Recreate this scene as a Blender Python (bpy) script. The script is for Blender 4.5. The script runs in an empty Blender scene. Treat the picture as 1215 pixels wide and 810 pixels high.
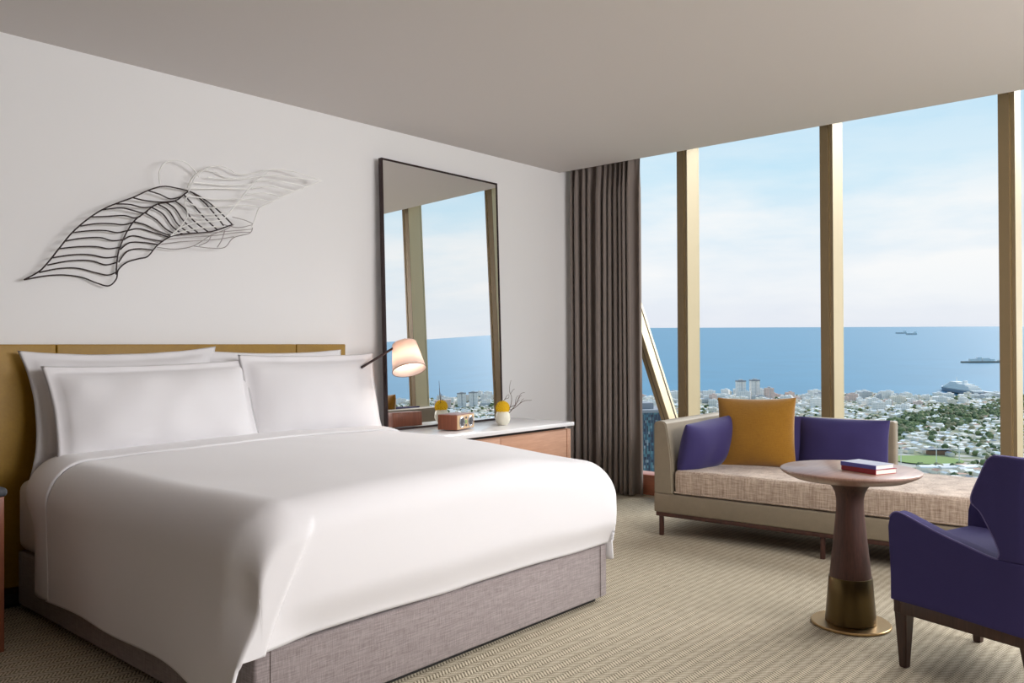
import bpy, bmesh, math, random
from mathutils import Vector, Matrix, noise
random.seed(7)
S = bpy.context.scene
C = S.collection
PI = math.pi

# ---------------------------------------------------------------- camera
H = 1.20
F_PX = 984.0
PITCH, ROLL, YAW = 0.0065, 0.0045, math.radians(48.85)
RIGHT = Vector((math.cos(YAW), -math.sin(YAW), 0))
FWD0 = Vector((math.sin(YAW), math.cos(YAW), 0))
FWD = FWD0*math.cos(PITCH) + Vector((0, 0, math.sin(PITCH)))
UP0 = -FWD0*math.sin(PITCH) + Vector((0, 0, math.cos(PITCH)))
cr, sr = math.cos(ROLL), math.sin(ROLL)
CR = RIGHT*cr - UP0*sr
CU = RIGHT*sr + UP0*cr
cam_d = bpy.data.cameras.new('camera'); cam = bpy.data.objects.new('camera', cam_d); C.objects.link(cam)
M = Matrix((CR, CU, -FWD)).transposed().to_4x4(); M.translation = Vector((0, 0, H))
cam.matrix_world = M
cam_d.sensor_width = 36; cam_d.lens = 36*F_PX/1215
cam_d.clip_start = 0.05; cam_d.clip_end = 400000
S.camera = cam

# ---------------------------------------------------------------- exposure, sky, sun, large lights
S.view_settings.view_transform = 'Standard'
try: S.view_settings.look = 'None'
except Exception: pass
S.view_settings.gamma = 1; S.view_settings.exposure = 0.0; S.view_settings.use_curve_mapping = False

def lin(c):
    c = c/255.0
    return c/12.92 if c <= .04045 else ((c+.055)/1.055)**2.4
def rgb(r, g, b): return (lin(r), lin(g), lin(b), 1)

W = bpy.data.worlds.new('world'); S.world = W; W.use_nodes = True
nt = W.node_tree; nt.nodes.clear(); N = nt.nodes.new; L = nt.links.new
out = N('ShaderNodeOutputWorld'); bg = N('ShaderNodeBackground'); tc = N('ShaderNodeTexCoord')
sep = N('ShaderNodeSeparateXYZ'); L(tc.outputs['Generated'], sep.inputs[0])
ramp = N('ShaderNodeValToRGB'); L(sep.outputs['Z'], ramp.inputs[0])
els = [(0.0, (226, 230, 242)), (0.03, (232, 236, 245)), (0.07, (236, 242, 249)), (0.13, (228, 241, 250)), (0.19, (204, 234, 250)), (0.27, (180, 223, 248)), (0.5, (140, 195, 238)), (1.0, (110, 170, 228))]
cr_ = ramp.color_ramp
while len(cr_.elements) < len(els): cr_.elements.new(0.5)
for e, (p, c) in zip(cr_.elements, els): e.position = p; e.color = rgb(*c)
mp = N('ShaderNodeMapping'); mp.inputs['Scale'].default_value = (2.6, 2.6, 11); L(tc.outputs['Generated'], mp.inputs[0])
nz = N('ShaderNodeTexNoise'); nz.inputs['Scale'].default_value = 1.4; nz.inputs['Detail'].default_value = 7; nz.inputs['Roughness'].default_value = .55; L(mp.outputs[0], nz.inputs[0])
cl = N('ShaderNodeValToRGB'); cl.color_ramp.elements[0].position = .42; cl.color_ramp.elements[1].position = .62; L(nz.outputs[0], cl.inputs[0])
band = N('ShaderNodeValToRGB'); L(sep.outputs['Z'], band.inputs[0])
bels = [(0.0, 0.1), (0.05, .55), (0.10, 1.0), (0.15, .85), (0.20, .3), (0.45, .12)]
while len(band.color_ramp.elements) < len(bels): band.color_ramp.elements.new(.5)
for e, (p, v) in zip(band.color_ramp.elements, bels): e.position = p; e.color = (v, v, v, 1)
mul = N('ShaderNodeMath'); mul.operation = 'MULTIPLY'; L(cl.outputs[0], mul.inputs[0]); L(band.outputs[0], mul.inputs[1])
mx = N('ShaderNodeMixRGB'); L(mul.outputs[0], mx.inputs[0]); L(ramp.outputs[0], mx.inputs[1]); mx.inputs[2].default_value = rgb(252, 252, 252)
L(mx.outputs[0], bg.inputs[0]); bg.inputs[1].default_value = 1.0; L(bg.outputs[0], out.inputs[0])

def lamp(name, kind, loc, direction, energy, color, **kw):
    d = bpy.data.lights.new(name, kind); o = bpy.data.objects.new(name, d); C.objects.link(o)
    o.location = loc; o.rotation_euler = Vector(direction).to_track_quat('-Z', 'Y').to_euler()
    d.energy = energy; d.color = color
    for k, v in kw.items(): setattr(d, k, v)
    return o
SUN_AZ, SUN_EL = math.radians(-16), math.radians(33)
lamp('sun', 'SUN', (0, 0, 20), (-math.cos(SUN_AZ)*math.cos(SUN_EL), -math.sin(SUN_AZ)*math.cos(SUN_EL), -math.sin(SUN_EL)), 4.7, (1, .965, .93), angle=math.radians(42))
lamp('added_fill_light', 'AREA', (3.3, -1.9, 2.5), (-.15, .85, -.35), 305, (1, .985, 1), shape='RECTANGLE', size=3.6, size_y=1.8)  # area light added behind the camera to brighten the room, no fixture

# ---------------------------------------------------------------- helpers
def link(name, me, mats=None, parent=None, smooth=None, loc=None, rot=None):
    o = bpy.data.objects.new(name, me); C.objects.link(o)
    if mats is not None:
        for m in (mats if isinstance(mats, (list, tuple)) else [mats]): me.materials.append(m)
    if parent is not None: o.parent = parent
    if loc is not None: o.location = loc
    if rot is not None: o.rotation_euler = rot
    if smooth is not None:
        me.polygons.foreach_set('use_smooth', [True]*len(me.polygons))
        if smooth < 180: me.set_sharp_from_angle(angle=math.radians(smooth))
    return o
def tag(o, label=None, cat=None, group=None, kind=None):
    for k, v in (('label', label), ('category', cat), ('group', group), ('kind', kind)):
        if v: o[k] = v
    return o
def empty(name, loc, rz=0, **kw):
    o = bpy.data.objects.new(name, None); C.objects.link(o); o.location = loc; o.rotation_euler = (0, 0, rz); o.empty_display_size = .1
    return tag(o, **kw)
def mesh(name, v, f):
    me = bpy.data.meshes.new(name); me.from_pydata([tuple(p) for p in v], [], f); me.update(); return me
def box_me(name, x0, x1, y0, y1, z0, z1, bev=0.0, seg=2):
    bm = bmesh.new(); bmesh.ops.create_cube(bm, size=1)
    for v in bm.verts: v.co = Vector((x0+(v.co.x+.5)*(x1-x0), y0+(v.co.y+.5)*(y1-y0), z0+(v.co.z+.5)*(z1-z0)))
    if bev: bmesh.ops.bevel(bm, geom=bm.edges[:], offset=bev, segments=seg, profile=.5, affect='EDGES')
    bmesh.ops.recalc_face_normals(bm, faces=bm.faces)
    me = bpy.data.meshes.new(name); bm.to_mesh(me); bm.free(); return me
def box(name, b, mat, parent=None, bev=0.0, seg=2, **kw):
    return link(name, box_me(name, *b, bev, seg), mat, parent, smooth=35 if bev else None, **kw)
def grid(name, fn, nu, nv, close_u=False, close_v=False):
    v = []; f = []
    for i in range(nu):
        for j in range(nv): v.append(fn(i/(nu if close_u else nu-1), j/(nv if close_v else nv-1)))
    for i in range(nu if close_u else nu-1):
        for j in range(nv if close_v else nv-1):
            a = i; b = (i+1) % nu; c = j; d = (j+1) % nv
            f.append((a*nv+c, b*nv+c, b*nv+d, a*nv+d))
    return mesh(name, v, f)
def lathe(name, prof, mat, parent=None, n=64, loc=(0, 0, 0), smooth=40, rot=None, cap=True):
    v = []; f = []; m = len(prof)
    for i in range(n):
        a = 2*PI*i/n
        for r, z in prof: v.append((r*math.cos(a), r*math.sin(a), z))
    for i in range(n):
        for j in range(m-1):
            k = (i+1) % n; f.append((i*m+j, k*m+j, k*m+j+1, i*m+j+1))
    if cap:
        f.append([i*m for i in range(n)][::-1]); f.append([i*m+m-1 for i in range(n)])
    return link(name, mesh(name, v, f), mat, parent, smooth=smooth, loc=loc, rot=rot)
def smooth_path(pts, k=4):
    pts = [Vector(p) for p in pts]
    if len(pts) < 3: return pts
    o = []
    for i in range(len(pts)-1):
        p0 = pts[max(i-1, 0)]; p1 = pts[i]; p2 = pts[i+1]; p3 = pts[min(i+2, len(pts)-1)]
        for j in range(k):
            t = j/k
            o.append(.5*((2*p1)+(-p0+p2)*t+(2*p0-5*p1+4*p2-p3)*t*t+(-p0+3*p1-3*p2+p3)*t**3))
    o.append(pts[-1]); return o
def tube_me(name, pts, r, n=8, r1=None):
    pts = [Vector(p) for p in pts]; v = []; f = []; m = len(pts)
    t = (pts[1]-pts[0]).normalized(); up = Vector((0, 0, 1)) if abs(t.z) < .9 else Vector((1, 0, 0))
    nrm = t.cross(up).normalized()
    for i, p in enumerate(pts):
        t = (pts[min(i+1, m-1)]-pts[max(i-1, 0)]).normalized()
        nrm = (nrm - t*nrm.dot(t)).normalized(); b = t.cross(nrm)
        rr = r if r1 is None else r+(r1-r)*i/(m-1)
        for k in range(n):
            a = 2*PI*k/n; v.append(p+nrm*rr*math.cos(a)+b*rr*math.sin(a))
    for i in range(m-1):
        for k in range(n):
            l = (k+1) % n; f.append((i*n+k, i*n+l, (i+1)*n+l, (i+1)*n+k))
    f.append(list(range(n))); f.append([(m-1)*n+k for k in range(n)][::-1])
    return mesh(name, v, f)
def tube(name, pts, r, mat, parent=None, n=8, r1=None):
    return link(name, tube_me(name, pts, r, n, r1), mat, parent, smooth=60)
def taper_me(name, top, bot, z1, z0, off=(0, 0)):
    a, b = top; c, d = bot; ox, oy = off
    v = [(-a, -b, z1), (a, -b, z1), (a, b, z1), (-a, b, z1), (ox-c, oy-d, z0), (ox+c, oy-d, z0), (ox+c, oy+d, z0), (ox-c, oy+d, z0)]
    bm = bmesh.new(); vs = [bm.verts.new(p) for p in v]
    for q in ((0, 1, 2, 3), (7, 6, 5, 4), (0, 4, 5, 1), (1, 5, 6, 2), (2, 6, 7, 3), (3, 7, 4, 0)): bm.faces.new([vs[i] for i in q])
    bmesh.ops.bevel(bm, geom=bm.edges[:], offset=.003, segments=2, affect='EDGES')
    bmesh.ops.recalc_face_normals(bm, faces=bm.faces)
    me = bpy.data.meshes.new(name); bm.to_mesh(me); bm.free(); return me
def sstep(a, b, x):
    t = min(1, max(0, (x-a)/(b-a))); return t*t*(3-2*t)

# ---------------------------------------------------------------- materials
def newmat(name):
    m = bpy.data.materials.new(name); m.use_nodes = True; t = m.node_tree
    return m, t, t.nodes['Principled BSDF'], t.nodes.new, t.links.new
def plain(name, col, rough=.5, metal=0, sheen=0, coat=0, bump=None, spec=None):
    m, t, b, n, l = newmat(name)
    b.inputs['Base Color'].default_value = (*col, 1); b.inputs['Roughness'].default_value = rough; b.inputs['Metallic'].default_value = metal
    if sheen: b.inputs['Sheen Weight'].default_value = sheen; b.inputs['Sheen Roughness'].default_value = .4
    if coat: b.inputs['Coat Weight'].default_value = coat; b.inputs['Coat Roughness'].default_value = .15
    if spec is not None: b.inputs['Specular IOR Level'].default_value = spec
    if bump:
        sc, st = bump
        c = n('ShaderNodeTexCoord'); z = n('ShaderNodeTexNoise'); z.inputs['Scale'].default_value = sc; z.inputs['Detail'].default_value = 4
        u = n('ShaderNodeBump'); u.inputs['Strength'].default_value = st; u.inputs['Distance'].default_value = .01
        l(c.outputs['Object'], z.inputs[0]); l(z.outputs[0], u.inputs['Height']); l(u.outputs[0], b.inputs['Normal'])
    return m
def streaky(name, c0, c1, scales, rough=.9, sheen=.2, bump=.3, lo=.35, hi=.65, detail=4, c2=None, coat=0):
    """two stretched noises crossed: woven linen, wood grain, brushed metal"""
    m, t, b, n, l = newmat(name)
    c = n('ShaderNodeTexCoord'); prev = None
    for s in scales:
        p = n('ShaderNodeMapping'); p.inputs['Scale'].default_value = s; z = n('ShaderNodeTexNoise'); z.inputs['Scale'].default_value = 1; z.inputs['Detail'].default_value = detail; z.inputs['Roughness'].default_value = .65
        l(c.outputs['Object'], p.inputs[0]); l(p.outputs[0], z.inputs[0])
        if prev is None: prev = z.outputs[0]
        else:
            a = n('ShaderNodeMath'); a.operation = 'ADD'; l(prev, a.inputs[0]); l(z.outputs[0], a.inputs[1])
            d = n('ShaderNodeMath'); d.operation = 'MULTIPLY'; d.inputs[1].default_value = .5; l(a.outputs[0], d.inputs[0]); prev = d.outputs[0]
    r = n('ShaderNodeValToRGB'); r.color_ramp.elements[0].position = lo; r.color_ramp.elements[1].position = hi
    r.color_ramp.elements[0].color = (*c0, 1); r.color_ramp.elements[1].color = (*c1, 1); l(prev, r.inputs[0]); l(r.outputs[0], b.inputs['Base Color'])
    b.inputs['Roughness'].default_value = rough
    if sheen: b.inputs['Sheen Weight'].default_value = sheen
    if coat: b.inputs['Coat Weight'].default_value = coat; b.inputs['Coat Roughness'].default_value = .2
    if bump:
        u = n('ShaderNodeBump'); u.inputs['Strength'].default_value = bump; u.inputs['Distance'].default_value = .004; l(prev, u.inputs['Height']); l(u.outputs[0], b.inputs['Normal'])
    return m
def mathn(n, l, op, a, b=None, c=None):
    x = n('ShaderNodeMath'); x.operation = op
    for i, q in enumerate((a, b, c)):
        if q is None: continue
        if isinstance(q, (int, float)): x.inputs[i].default_value = q
        else: l(q, x.inputs[i])
    return x.outputs[0]
def carpet_mat():
    m, t, b, n, l = newmat('carpet')
    c = n('ShaderNodeTexCoord'); s = n('ShaderNodeSeparateXYZ'); l(c.outputs['Object'], s.inputs[0])
    X, Y = s.outputs['X'], s.outputs['Y']
    wz = n('ShaderNodeTexNoise'); wz.inputs['Scale'].default_value = 3; l(c.outputs['Object'], wz.inputs[0])
    row = mathn(n, l, 'MULTIPLY', Y, 1/.036)                      # band index, bands run along x
    tri = mathn(n, l, 'PINGPONG', row, 1.0)
    ph = mathn(n, l, 'ADD', mathn(n, l, 'MULTIPLY', X, 1/.015), mathn(n, l, 'MULTIPLY', tri, 1.7))
    st = mathn(n, l, 'PINGPONG', ph, .5)                           # 0..0.5 strokes
    gap = mathn(n, l, 'PINGPONG', row, .5)
    nz = n('ShaderNodeTexNoise'); nz.inputs['Scale'].default_value = 260; nz.inputs['Detail'].default_value = 3; l(c.outputs['Object'], nz.inputs[0])
    nz2 = n('ShaderNodeTexNoise'); nz2.inputs['Scale'].default_value = 22; nz2.inputs['Detail'].default_value = 3; l(c.outputs['Object'], nz2.inputs[0])
    v = mathn(n, l, 'ADD', mathn(n, l, 'MULTIPLY', st, 1.25), mathn(n, l, 'MULTIPLY', gap, .35))
    v = mathn(n, l, 'ADD', v, mathn(n, l, 'MULTIPLY', mathn(n, l, 'SUBTRACT', nz.outputs[0], .5), .9))
    v = mathn(n, l, 'ADD', v, mathn(n, l, 'MULTIPLY', mathn(n, l, 'SUBTRACT', nz2.outputs[0], .5), .25))
    r = n('ShaderNodeValToRGB'); r.color_ramp.elements[0].position = .12; r.color_ramp.elements[1].position = .62
    r.color_ramp.elements[0].color = (.162, .136, .09, 1); r.color_ramp.elements[1].color = (.64, .57, .44, 1)
    l(v, r.inputs[0]); l(r.outputs[0], b.inputs['Base Color']); b.inputs['Roughness'].default_value = .95; b.inputs['Specular IOR Level'].default_value = .1
    u = n('ShaderNodeBump'); u.inputs['Strength'].default_value = .6; u.inputs['Distance'].default_value = .004; l(v, u.inputs['Height']); l(u.outputs[0], b.inputs['Normal'])
    return m
def glass_mat(name, tint=(1, 1, 1), refl=.6):
    m = bpy.data.materials.new(name); m.use_nodes = True; t = m.node_tree; t.nodes.clear(); n = t.nodes.new; l = t.links.new
    o = n('ShaderNodeOutputMaterial'); tr = n('ShaderNodeBsdfTransparent'); tr.inputs[0].default_value = (*tint, 1)
    g = n('ShaderNodeBsdfGlossy'); g.inputs['Roughness'].default_value = 0.0
    fr = n('ShaderNodeFresnel'); fr.inputs[0].default_value = 1.35; k = mathn(n, l, 'MULTIPLY', fr.outputs[0], refl)
    x = n('ShaderNodeMixShader'); l(k, x.inputs[0]); l(tr.outputs[0], x.inputs[1]); l(g.outputs[0], x.inputs[2]); l(x.outputs[0], o.inputs[0])
    return m
def translucent_mat(name, col, mix=.5):
    m = bpy.data.materials.new(name); m.use_nodes = True; t = m.node_tree; t.nodes.clear(); n = t.nodes.new; l = t.links.new
    o = n('ShaderNodeOutputMaterial'); a = n('ShaderNodeBsdfDiffuse'); b = n('ShaderNodeBsdfTranslucent')
    a.inputs[0].default_value = (*col, 1); b.inputs[0].default_value = (*col, 1)
    x = n('ShaderNodeMixShader'); x.inputs[0].default_value = mix; l(a.outputs[0], x.inputs[1]); l(b.outputs[0], x.inputs[2]); l(x.outputs[0], o.inputs[0])
    return m
def emit(name, col, s):
    m, t, b, n, l = newmat(name); b.inputs['Base Color'].default_value = (*col, 1); b.inputs['Emission Color'].default_value = (*col, 1); b.inputs['Emission Strength'].default_value = s; return m

MT = {}
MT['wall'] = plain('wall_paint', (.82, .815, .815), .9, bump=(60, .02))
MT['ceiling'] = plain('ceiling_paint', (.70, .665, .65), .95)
MT['carpet'] = carpet_mat()
MT['black'] = plain('black_skirting', (.012, .011, .011), .6)
MT['sheet'] = plain('white_cotton', (.76, .745, .76), .85, sheen=.25, bump=(500, .05), spec=.2)
MT['linen_grey'] = streaky('grey_linen', (.20, .165, .165), (.36, .31, .305), [(14, 14, 260), (260, 260, 20)], bump=.25, lo=.38, hi=.62)
MT['leather'] = streaky('mustard_leather', (.28, .150, .006), (.34, .19, .009), [(9, 9, 9), (60, 60, 60)], rough=.5, sheen=0, bump=.15)
MT['curtain'] = plain('taupe_curtain', (.235, .195, .175), .85, sheen=.3, bump=(300, .1))
MT['sofa_leather'] = streaky('tan_upholstery', (.215, .175, .120), (.255, .21, .145), [(200, 200, 200), (20, 20, 20)], rough=.6, sheen=.1, bump=.1)
MT['sofa_linen'] = streaky('oatmeal_linen', (.25, .17, .125), (.58, .47, .375), [(110, 110, 9), (12, 12, 170)], rough=.95, bump=.5, lo=.36, hi=.60)
MT['purple'] = plain('violet_velvet', (.030, .021, .115), .8, sheen=.15, bump=(250, .15))
MT['purple_chair'] = plain('violet_chair_cloth', (.048, .040, .140), .85, sheen=.05, bump=(400, .12), spec=.15)
MT['piping'] = plain('violet_piping', (.13, .11, .30), .6)
MT['mustard'] = streaky('ochre_wool', (.25, .108, .003), (.32, .148, .006), [(250, 250, 30), (30, 30, 250)], rough=.95, sheen=.35, bump=.6)
MT['walnut'] = streaky('walnut', (.032, .010, .006), (.085, .030, .019), [(28, 28, 2.2), (150, 150, 8)], rough=.6, sheen=0, bump=.05, coat=0)
MT['walnut_top'] = streaky('walnut_top', (.24, .135, .10), (.36, .215, .165), [(3.0, 40, 3), (10, 220, 10)], rough=.36, sheen=0, bump=.05, coat=.3)
MT['dark_wood'] = streaky('dark_walnut', (.028, .011, .007), (.060, .024, .015), [(40, 40, 4), (150, 150, 8)], rough=.5, sheen=0, bump=.05, coat=0)
MT['oak'] = streaky('warm_oak', (.46, .24, .15), (.60, .34, .22), [(3, 30, 40), (8, 120, 150)], rough=.45, sheen=0, bump=.04)
MT['redwood'] = streaky('red_brown_wood', (.20, .06, .03), (.30, .10, .05), [(40, 40, 3), (120, 120, 8)], rough=.4, sheen=0, bump=.04)
MT['sillwood'] = streaky('copper_sill', (.42, .15, .085), (.50, .19, .11), [(30, 3, 30), (60, 8, 60)], rough=.35, sheen=0, bump=.02)
MT['brass'] = plain('brushed_brass', (.50, .34, .17), .32, 1)
MT['brass_dark'] = plain('antique_brass', (.10, .070, .030), .34, 1)
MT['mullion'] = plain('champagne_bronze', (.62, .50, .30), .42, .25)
MT['mullion_shaded_face'] = plain('shaded_bronze', (.20, .145, .075), .45, .2)  # bronze darkened to put shade into the room face, against the fill light
MT['brace_shaded_face'] = plain('shaded_brace_bronze', (.30, .23, .13), .45, .2)  # likewise for the brace: shade of its room face put into the colour
MT['wall_dark'] = streaky('bounce_cut_wall', (.05, .025, .018), (.09, .045, .03), [(40, 40, 3)], rough=.5, sheen=0, bump=0)  # made-up dark finish for the unseen left wall, cuts bounce light
MT['groove'] = plain('mullion_gasket', (.10, .075, .05), .6)
MT['frame'] = plain('bronze_black_frame', (.035, .018, .018), .35, .5)
MT['mirror'] = plain('mirror_silver', (.93, .93, .93), 0.0, 1)
MT['glass'] = glass_mat('window_glass', (.99, .995, .995), 0.0)
MT['white_top'] = plain('white_stone', (.78, .77, .78), .25, coat=.3)
MT['dark_top'] = plain('charcoal_stone', (.06, .065, .075), .8)
MT['rod_dark'] = plain('dark_bronze_rod', (.035, .022, .022), .45, .3)
MT['rod_white'] = plain('white_rod', (.92, .92, .90), .5)
MT['rod_grey'] = plain('pewter_rod', (.36, .33, .32), .5, .2)
MT['shade'] = translucent_mat('blush_shade', (.95, .83, .77), .5)
MT['trim'] = plain('brown_trim', (.10, .05, .03), .6)
MT['bulb'] = emit('bulb', (1, .75, .5), 6)
MT['paper'] = plain('paper', (.80, .74, .64), .9)
MT['book_blue'] = plain('blue_cover', (.09, .09, .42), .45)
MT['book_pale'] = plain('pale_cover', (.38, .39, .48), .4)
MT['book_red'] = plain('red_cover', (.36, .015, .03), .45)
MT['ivory'] = plain('ivory_ceramic', (.78, .75, .62), .35)
MT['yellow'] = plain('yellow_petals', (.80, .52, .01), .8)
MT['twig'] = plain('twig_bark', (.12, .07, .05), .85)
MT['silver'] = plain('silver_ring', (.7, .7, .72), .25, 1)
MT['cone'] = plain('speaker_cone', (.05, .05, .06), .5)
MT['maple'] = plain('maple_front', (.66, .46, .27), .45)
MT['lcd'] = plain('green_dial', (.30, .42, .16), .4)

# ---------------------------------------------------------------- setting
YW, XW, XC, CZ, XG = 4.31, 5.77, 5.55, 2.672, 5.94
ST = lambda o: tag(o, kind='structure')
ST(box('floor', (-1.6, 6.0, -3.3, YW+.1, -.12, 0), MT['carpet']))
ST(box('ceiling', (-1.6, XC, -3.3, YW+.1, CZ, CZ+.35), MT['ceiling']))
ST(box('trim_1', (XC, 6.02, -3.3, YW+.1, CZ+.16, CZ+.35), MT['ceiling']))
ST(box('wall_back', (-1.6, 6.02, YW, YW+.1, -.12, CZ+.16), MT['wall']))
ST(box('wall_left', (-1.7, -1.6, -3.3, YW, -.12, CZ+.16), MT['wall_dark']))
ST(box('wall_front', (-1.6, 6.0, -3.4, -3.3, -.12, CZ+.16), MT['wall']))
ST(box('baseboard_back', (-1.6, 6.0, YW-.015, YW, 0, .06), MT['black'], bev=.003))

win = empty('window_1', (0, 0, 0), kind='structure')
zt = CZ+.16
mul_y = [4.22, 3.265, 2.137, 1.045, -.05, -1.15, -2.25, -3.22]
def mullion_me(w):
    """stepped box profile with two shadow grooves in the room face"""
    h = w/2; g = .006
    prof = [(XW, -h), (XW, -h*.45-g), (XW+.008, -h*.45-g), (XW+.008, -h*.45+g), (XW, -h*.45+g), (XW, h*.45), (XW+.004, h*.45+g), (XW, h*.45+2*g), (XW, h), (XG+.02, h), (XG+.02, -h)]
    v = [(x, y, 0.0) for x, y in prof]+[(x, y, zt) for x, y in prof]; n = len(prof)
    f = [(i, (i+1) % n, n+(i+1) % n, n+i) for i in range(n)]+[list(range(n))[::-1], list(range(n, 2*n))]
    me = mesh('mullion', v, f); return me
mm = mullion_me(.088)
for i, y in enumerate(mul_y):
    o = link('mullion', mm, MT['mullion'] if i == 0 else None, win); o.location = (0, y, 0)
    for a, b in ((-.0445, -.026), (-.014, .0445)): box('mullion_shaded_face', (XW-.004, XW-.0002, y+a, y+b, .166, zt), MT['mullion_shaded_face'], win)
for a, b in zip(mul_y[1:], mul_y[:-1]):
    box('glass_pane', (XG-.004, XG+.004, a+.044, b-.044, .15, zt), MT['glass'], win)
    box('sill', (XW, XG+.02, a+.044, b-.044, 0, .15), MT['sillwood'], win, bev=.004)
    box('sill_ledge', (XW-.012, XG-.01, a+.044, b-.044, .15, .165), MT['sillwood'], win, bev=.003)
# diagonal steel brace crossing the first bay: leans away from the second mullion, from floor up to the corner
def slant(name, y0b, y1b, y0t, y1t, x0, x1, mat, zb=.165, ztop=2.6):
    v = []
    for z, ya, yb in ((zb, y0b, y1b), (ztop, y0t, y1t)):
        v += [(x0, ya, z), (x0, yb, z), (x1, yb, z), (x1, ya, z)]
    f = [(0, 3, 2, 1), (4, 5, 6, 7), (0, 1, 5, 4), (1, 2, 6, 5), (2, 3, 7, 6), (3, 0, 4, 7)]
    return link(name, mesh(name, v, f), mat, win)
def dy(z): return .359*(z-.632)       # slope measured on the light/dark arris
def brace(name, ya, yb, x0, x1, m, zb=.165, ztop=2.6): return slant(name, ya+dy(zb), yb+dy(zb), ya+dy(ztop), yb+dy(ztop), x0, x1, m, zb, ztop)
brace('diagonal_brace', 3.400, 3.475, XW+.01, XG-.02, MT['mullion'])
brace('brace_shaded_face', 3.4005, 3.4745, XW+.006, XW+.0098, MT['brace_shaded_face'])
brace('brace_groove', 3.436, 3.443, XW+.003, XW+.006, MT['groove'])
brace('brace_groove', 3.396, 3.401, XG-.06, XG-.052, MT['groove'])

# ---------------------------------------------------------------- curtain
def curtain_fn(u, v):
    y = 4.265-(4.265-3.585)*u
    z = .012+(CZ+.13-.012)*v
    ph = 2*PI*(11.5*u+.35*math.sin(9*u)+.18*math.sin(23*u))
    topf = sstep(.86, 1.0, v)
    amp = (.048+.012*math.sin(17*u))*(1-.55*topf)
    x = 5.655+amp*math.sin(ph)+.014*math.sin(2.1*ph+1)*topf+.006*math.sin(3*v+9*u)
    yy = y+.012*math.sin(ph*2+.6)*(1-topf)
    if u > .9: x += .03*(u-.9)*10*(1-topf)*0
    return (x, yy, z)
cur = link('curtain', grid('curtain', curtain_fn, 300, 26), MT['curtain'], smooth=180)
md = cur.modifiers.new('thick', 'SOLIDIFY'); md.thickness = .004
tag(cur, 'floor length taupe curtain hanging in soft folds between wall and window', 'curtain')

# ---------------------------------------------------------------- headboard
hb = empty('headboard', (1.9, 4.28, 0), label='long mustard leather headboard of flat panels behind the bed', cat='headboard')
for a, b in ((.30, 1.551), (1.555, 2.895), (2.899, 3.262)):
    o = box('panel', (a-1.9, b-1.9, -.03, .022, .10, 1.222), MT['leather'], hb, bev=.006, seg=3)
box('back_board', (.30-1.9, 3.258-1.9, .0225, .029, .04, 1.215), MT['dark_wood'], hb)

# ---------------------------------------------------------------- bed
bed = empty('bed', (2.31, 3.2, 0), label='king bed with white duvet on a grey linen upholstered base', cat='bed')
BX, BY = 2.31, 3.2
def bbox(name, x0, x1, y0, y1, z0, z1, mat, **kw): return box(name, (x0-BX, x1-BX, y0-BY, y1-BY, z0, z1), mat, bed, **kw)
bbox('plinth', 1.42, 3.21, 2.29, 4.2, 0, .03, MT['black'])
bbox('base', 1.382, 3.25, 2.25, 4.24, .025, .272, MT['linen_grey'], bev=.012, seg=3)
for x in (1.382, 3.25):     # corner seams
    tube('seam', [(x-BX+(.055 if x < 2 else -.055), 2.2485-BY, z) for z in (.03, .15, .268)], .0022, MT['linen_grey'], bed, n=6)
mt = bbox('mattress', 1.375, 3.255, 2.29, 4.235, .275, .60, MT['sheet'], bev=.05, seg=5)
# duvet: one continuous sheet over top, right side and tucked foot
def rnd_corner(t, a, b, r):
    """polyline a->corner->b with quarter round; returns 2D for t in 0..1"""
    pass
def wr(x, y, s=1.0):
    return noise.noise(Vector((x*1.3, y*1.3, .3)))*.012*s+noise.noise(Vector((x*4.5, y*2.5, 2.3)))*.003*s
def profile(s, r=.17, top=.705, xl=1.345, xr=3.245, zl=.283, zr=.30):
    """cross-section across the bed for s 0..1: up the left, over a domed top, down the right"""
    hl = top-zl-r; arc = PI/2*r; r2 = .11; arc2 = PI/2*r2; fl = (xr-xl)-r-r2; hr = top-zr-r2
    tot = hl+arc+fl+arc2+hr; d = s*tot
    if d < hl: return xl, zl+d, (-1, 0)
    d -= hl
    if d < arc: a = d/r; return xl+r-r*math.cos(a), top-r+r*math.sin(a), (-math.cos(a), math.sin(a))
    d -= arc
    if d < fl: return xl+r+d, top+.022*math.sin(PI*d/fl), (0, 1)
    d -= fl
    if d < arc2: a = d/r2; return xr-r2+r2*math.sin(a), top-r2+r2*math.cos(a), (math.sin(a), math.cos(a))
    d -= arc2
    return xr, top-r2-d, (1, 0)
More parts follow.
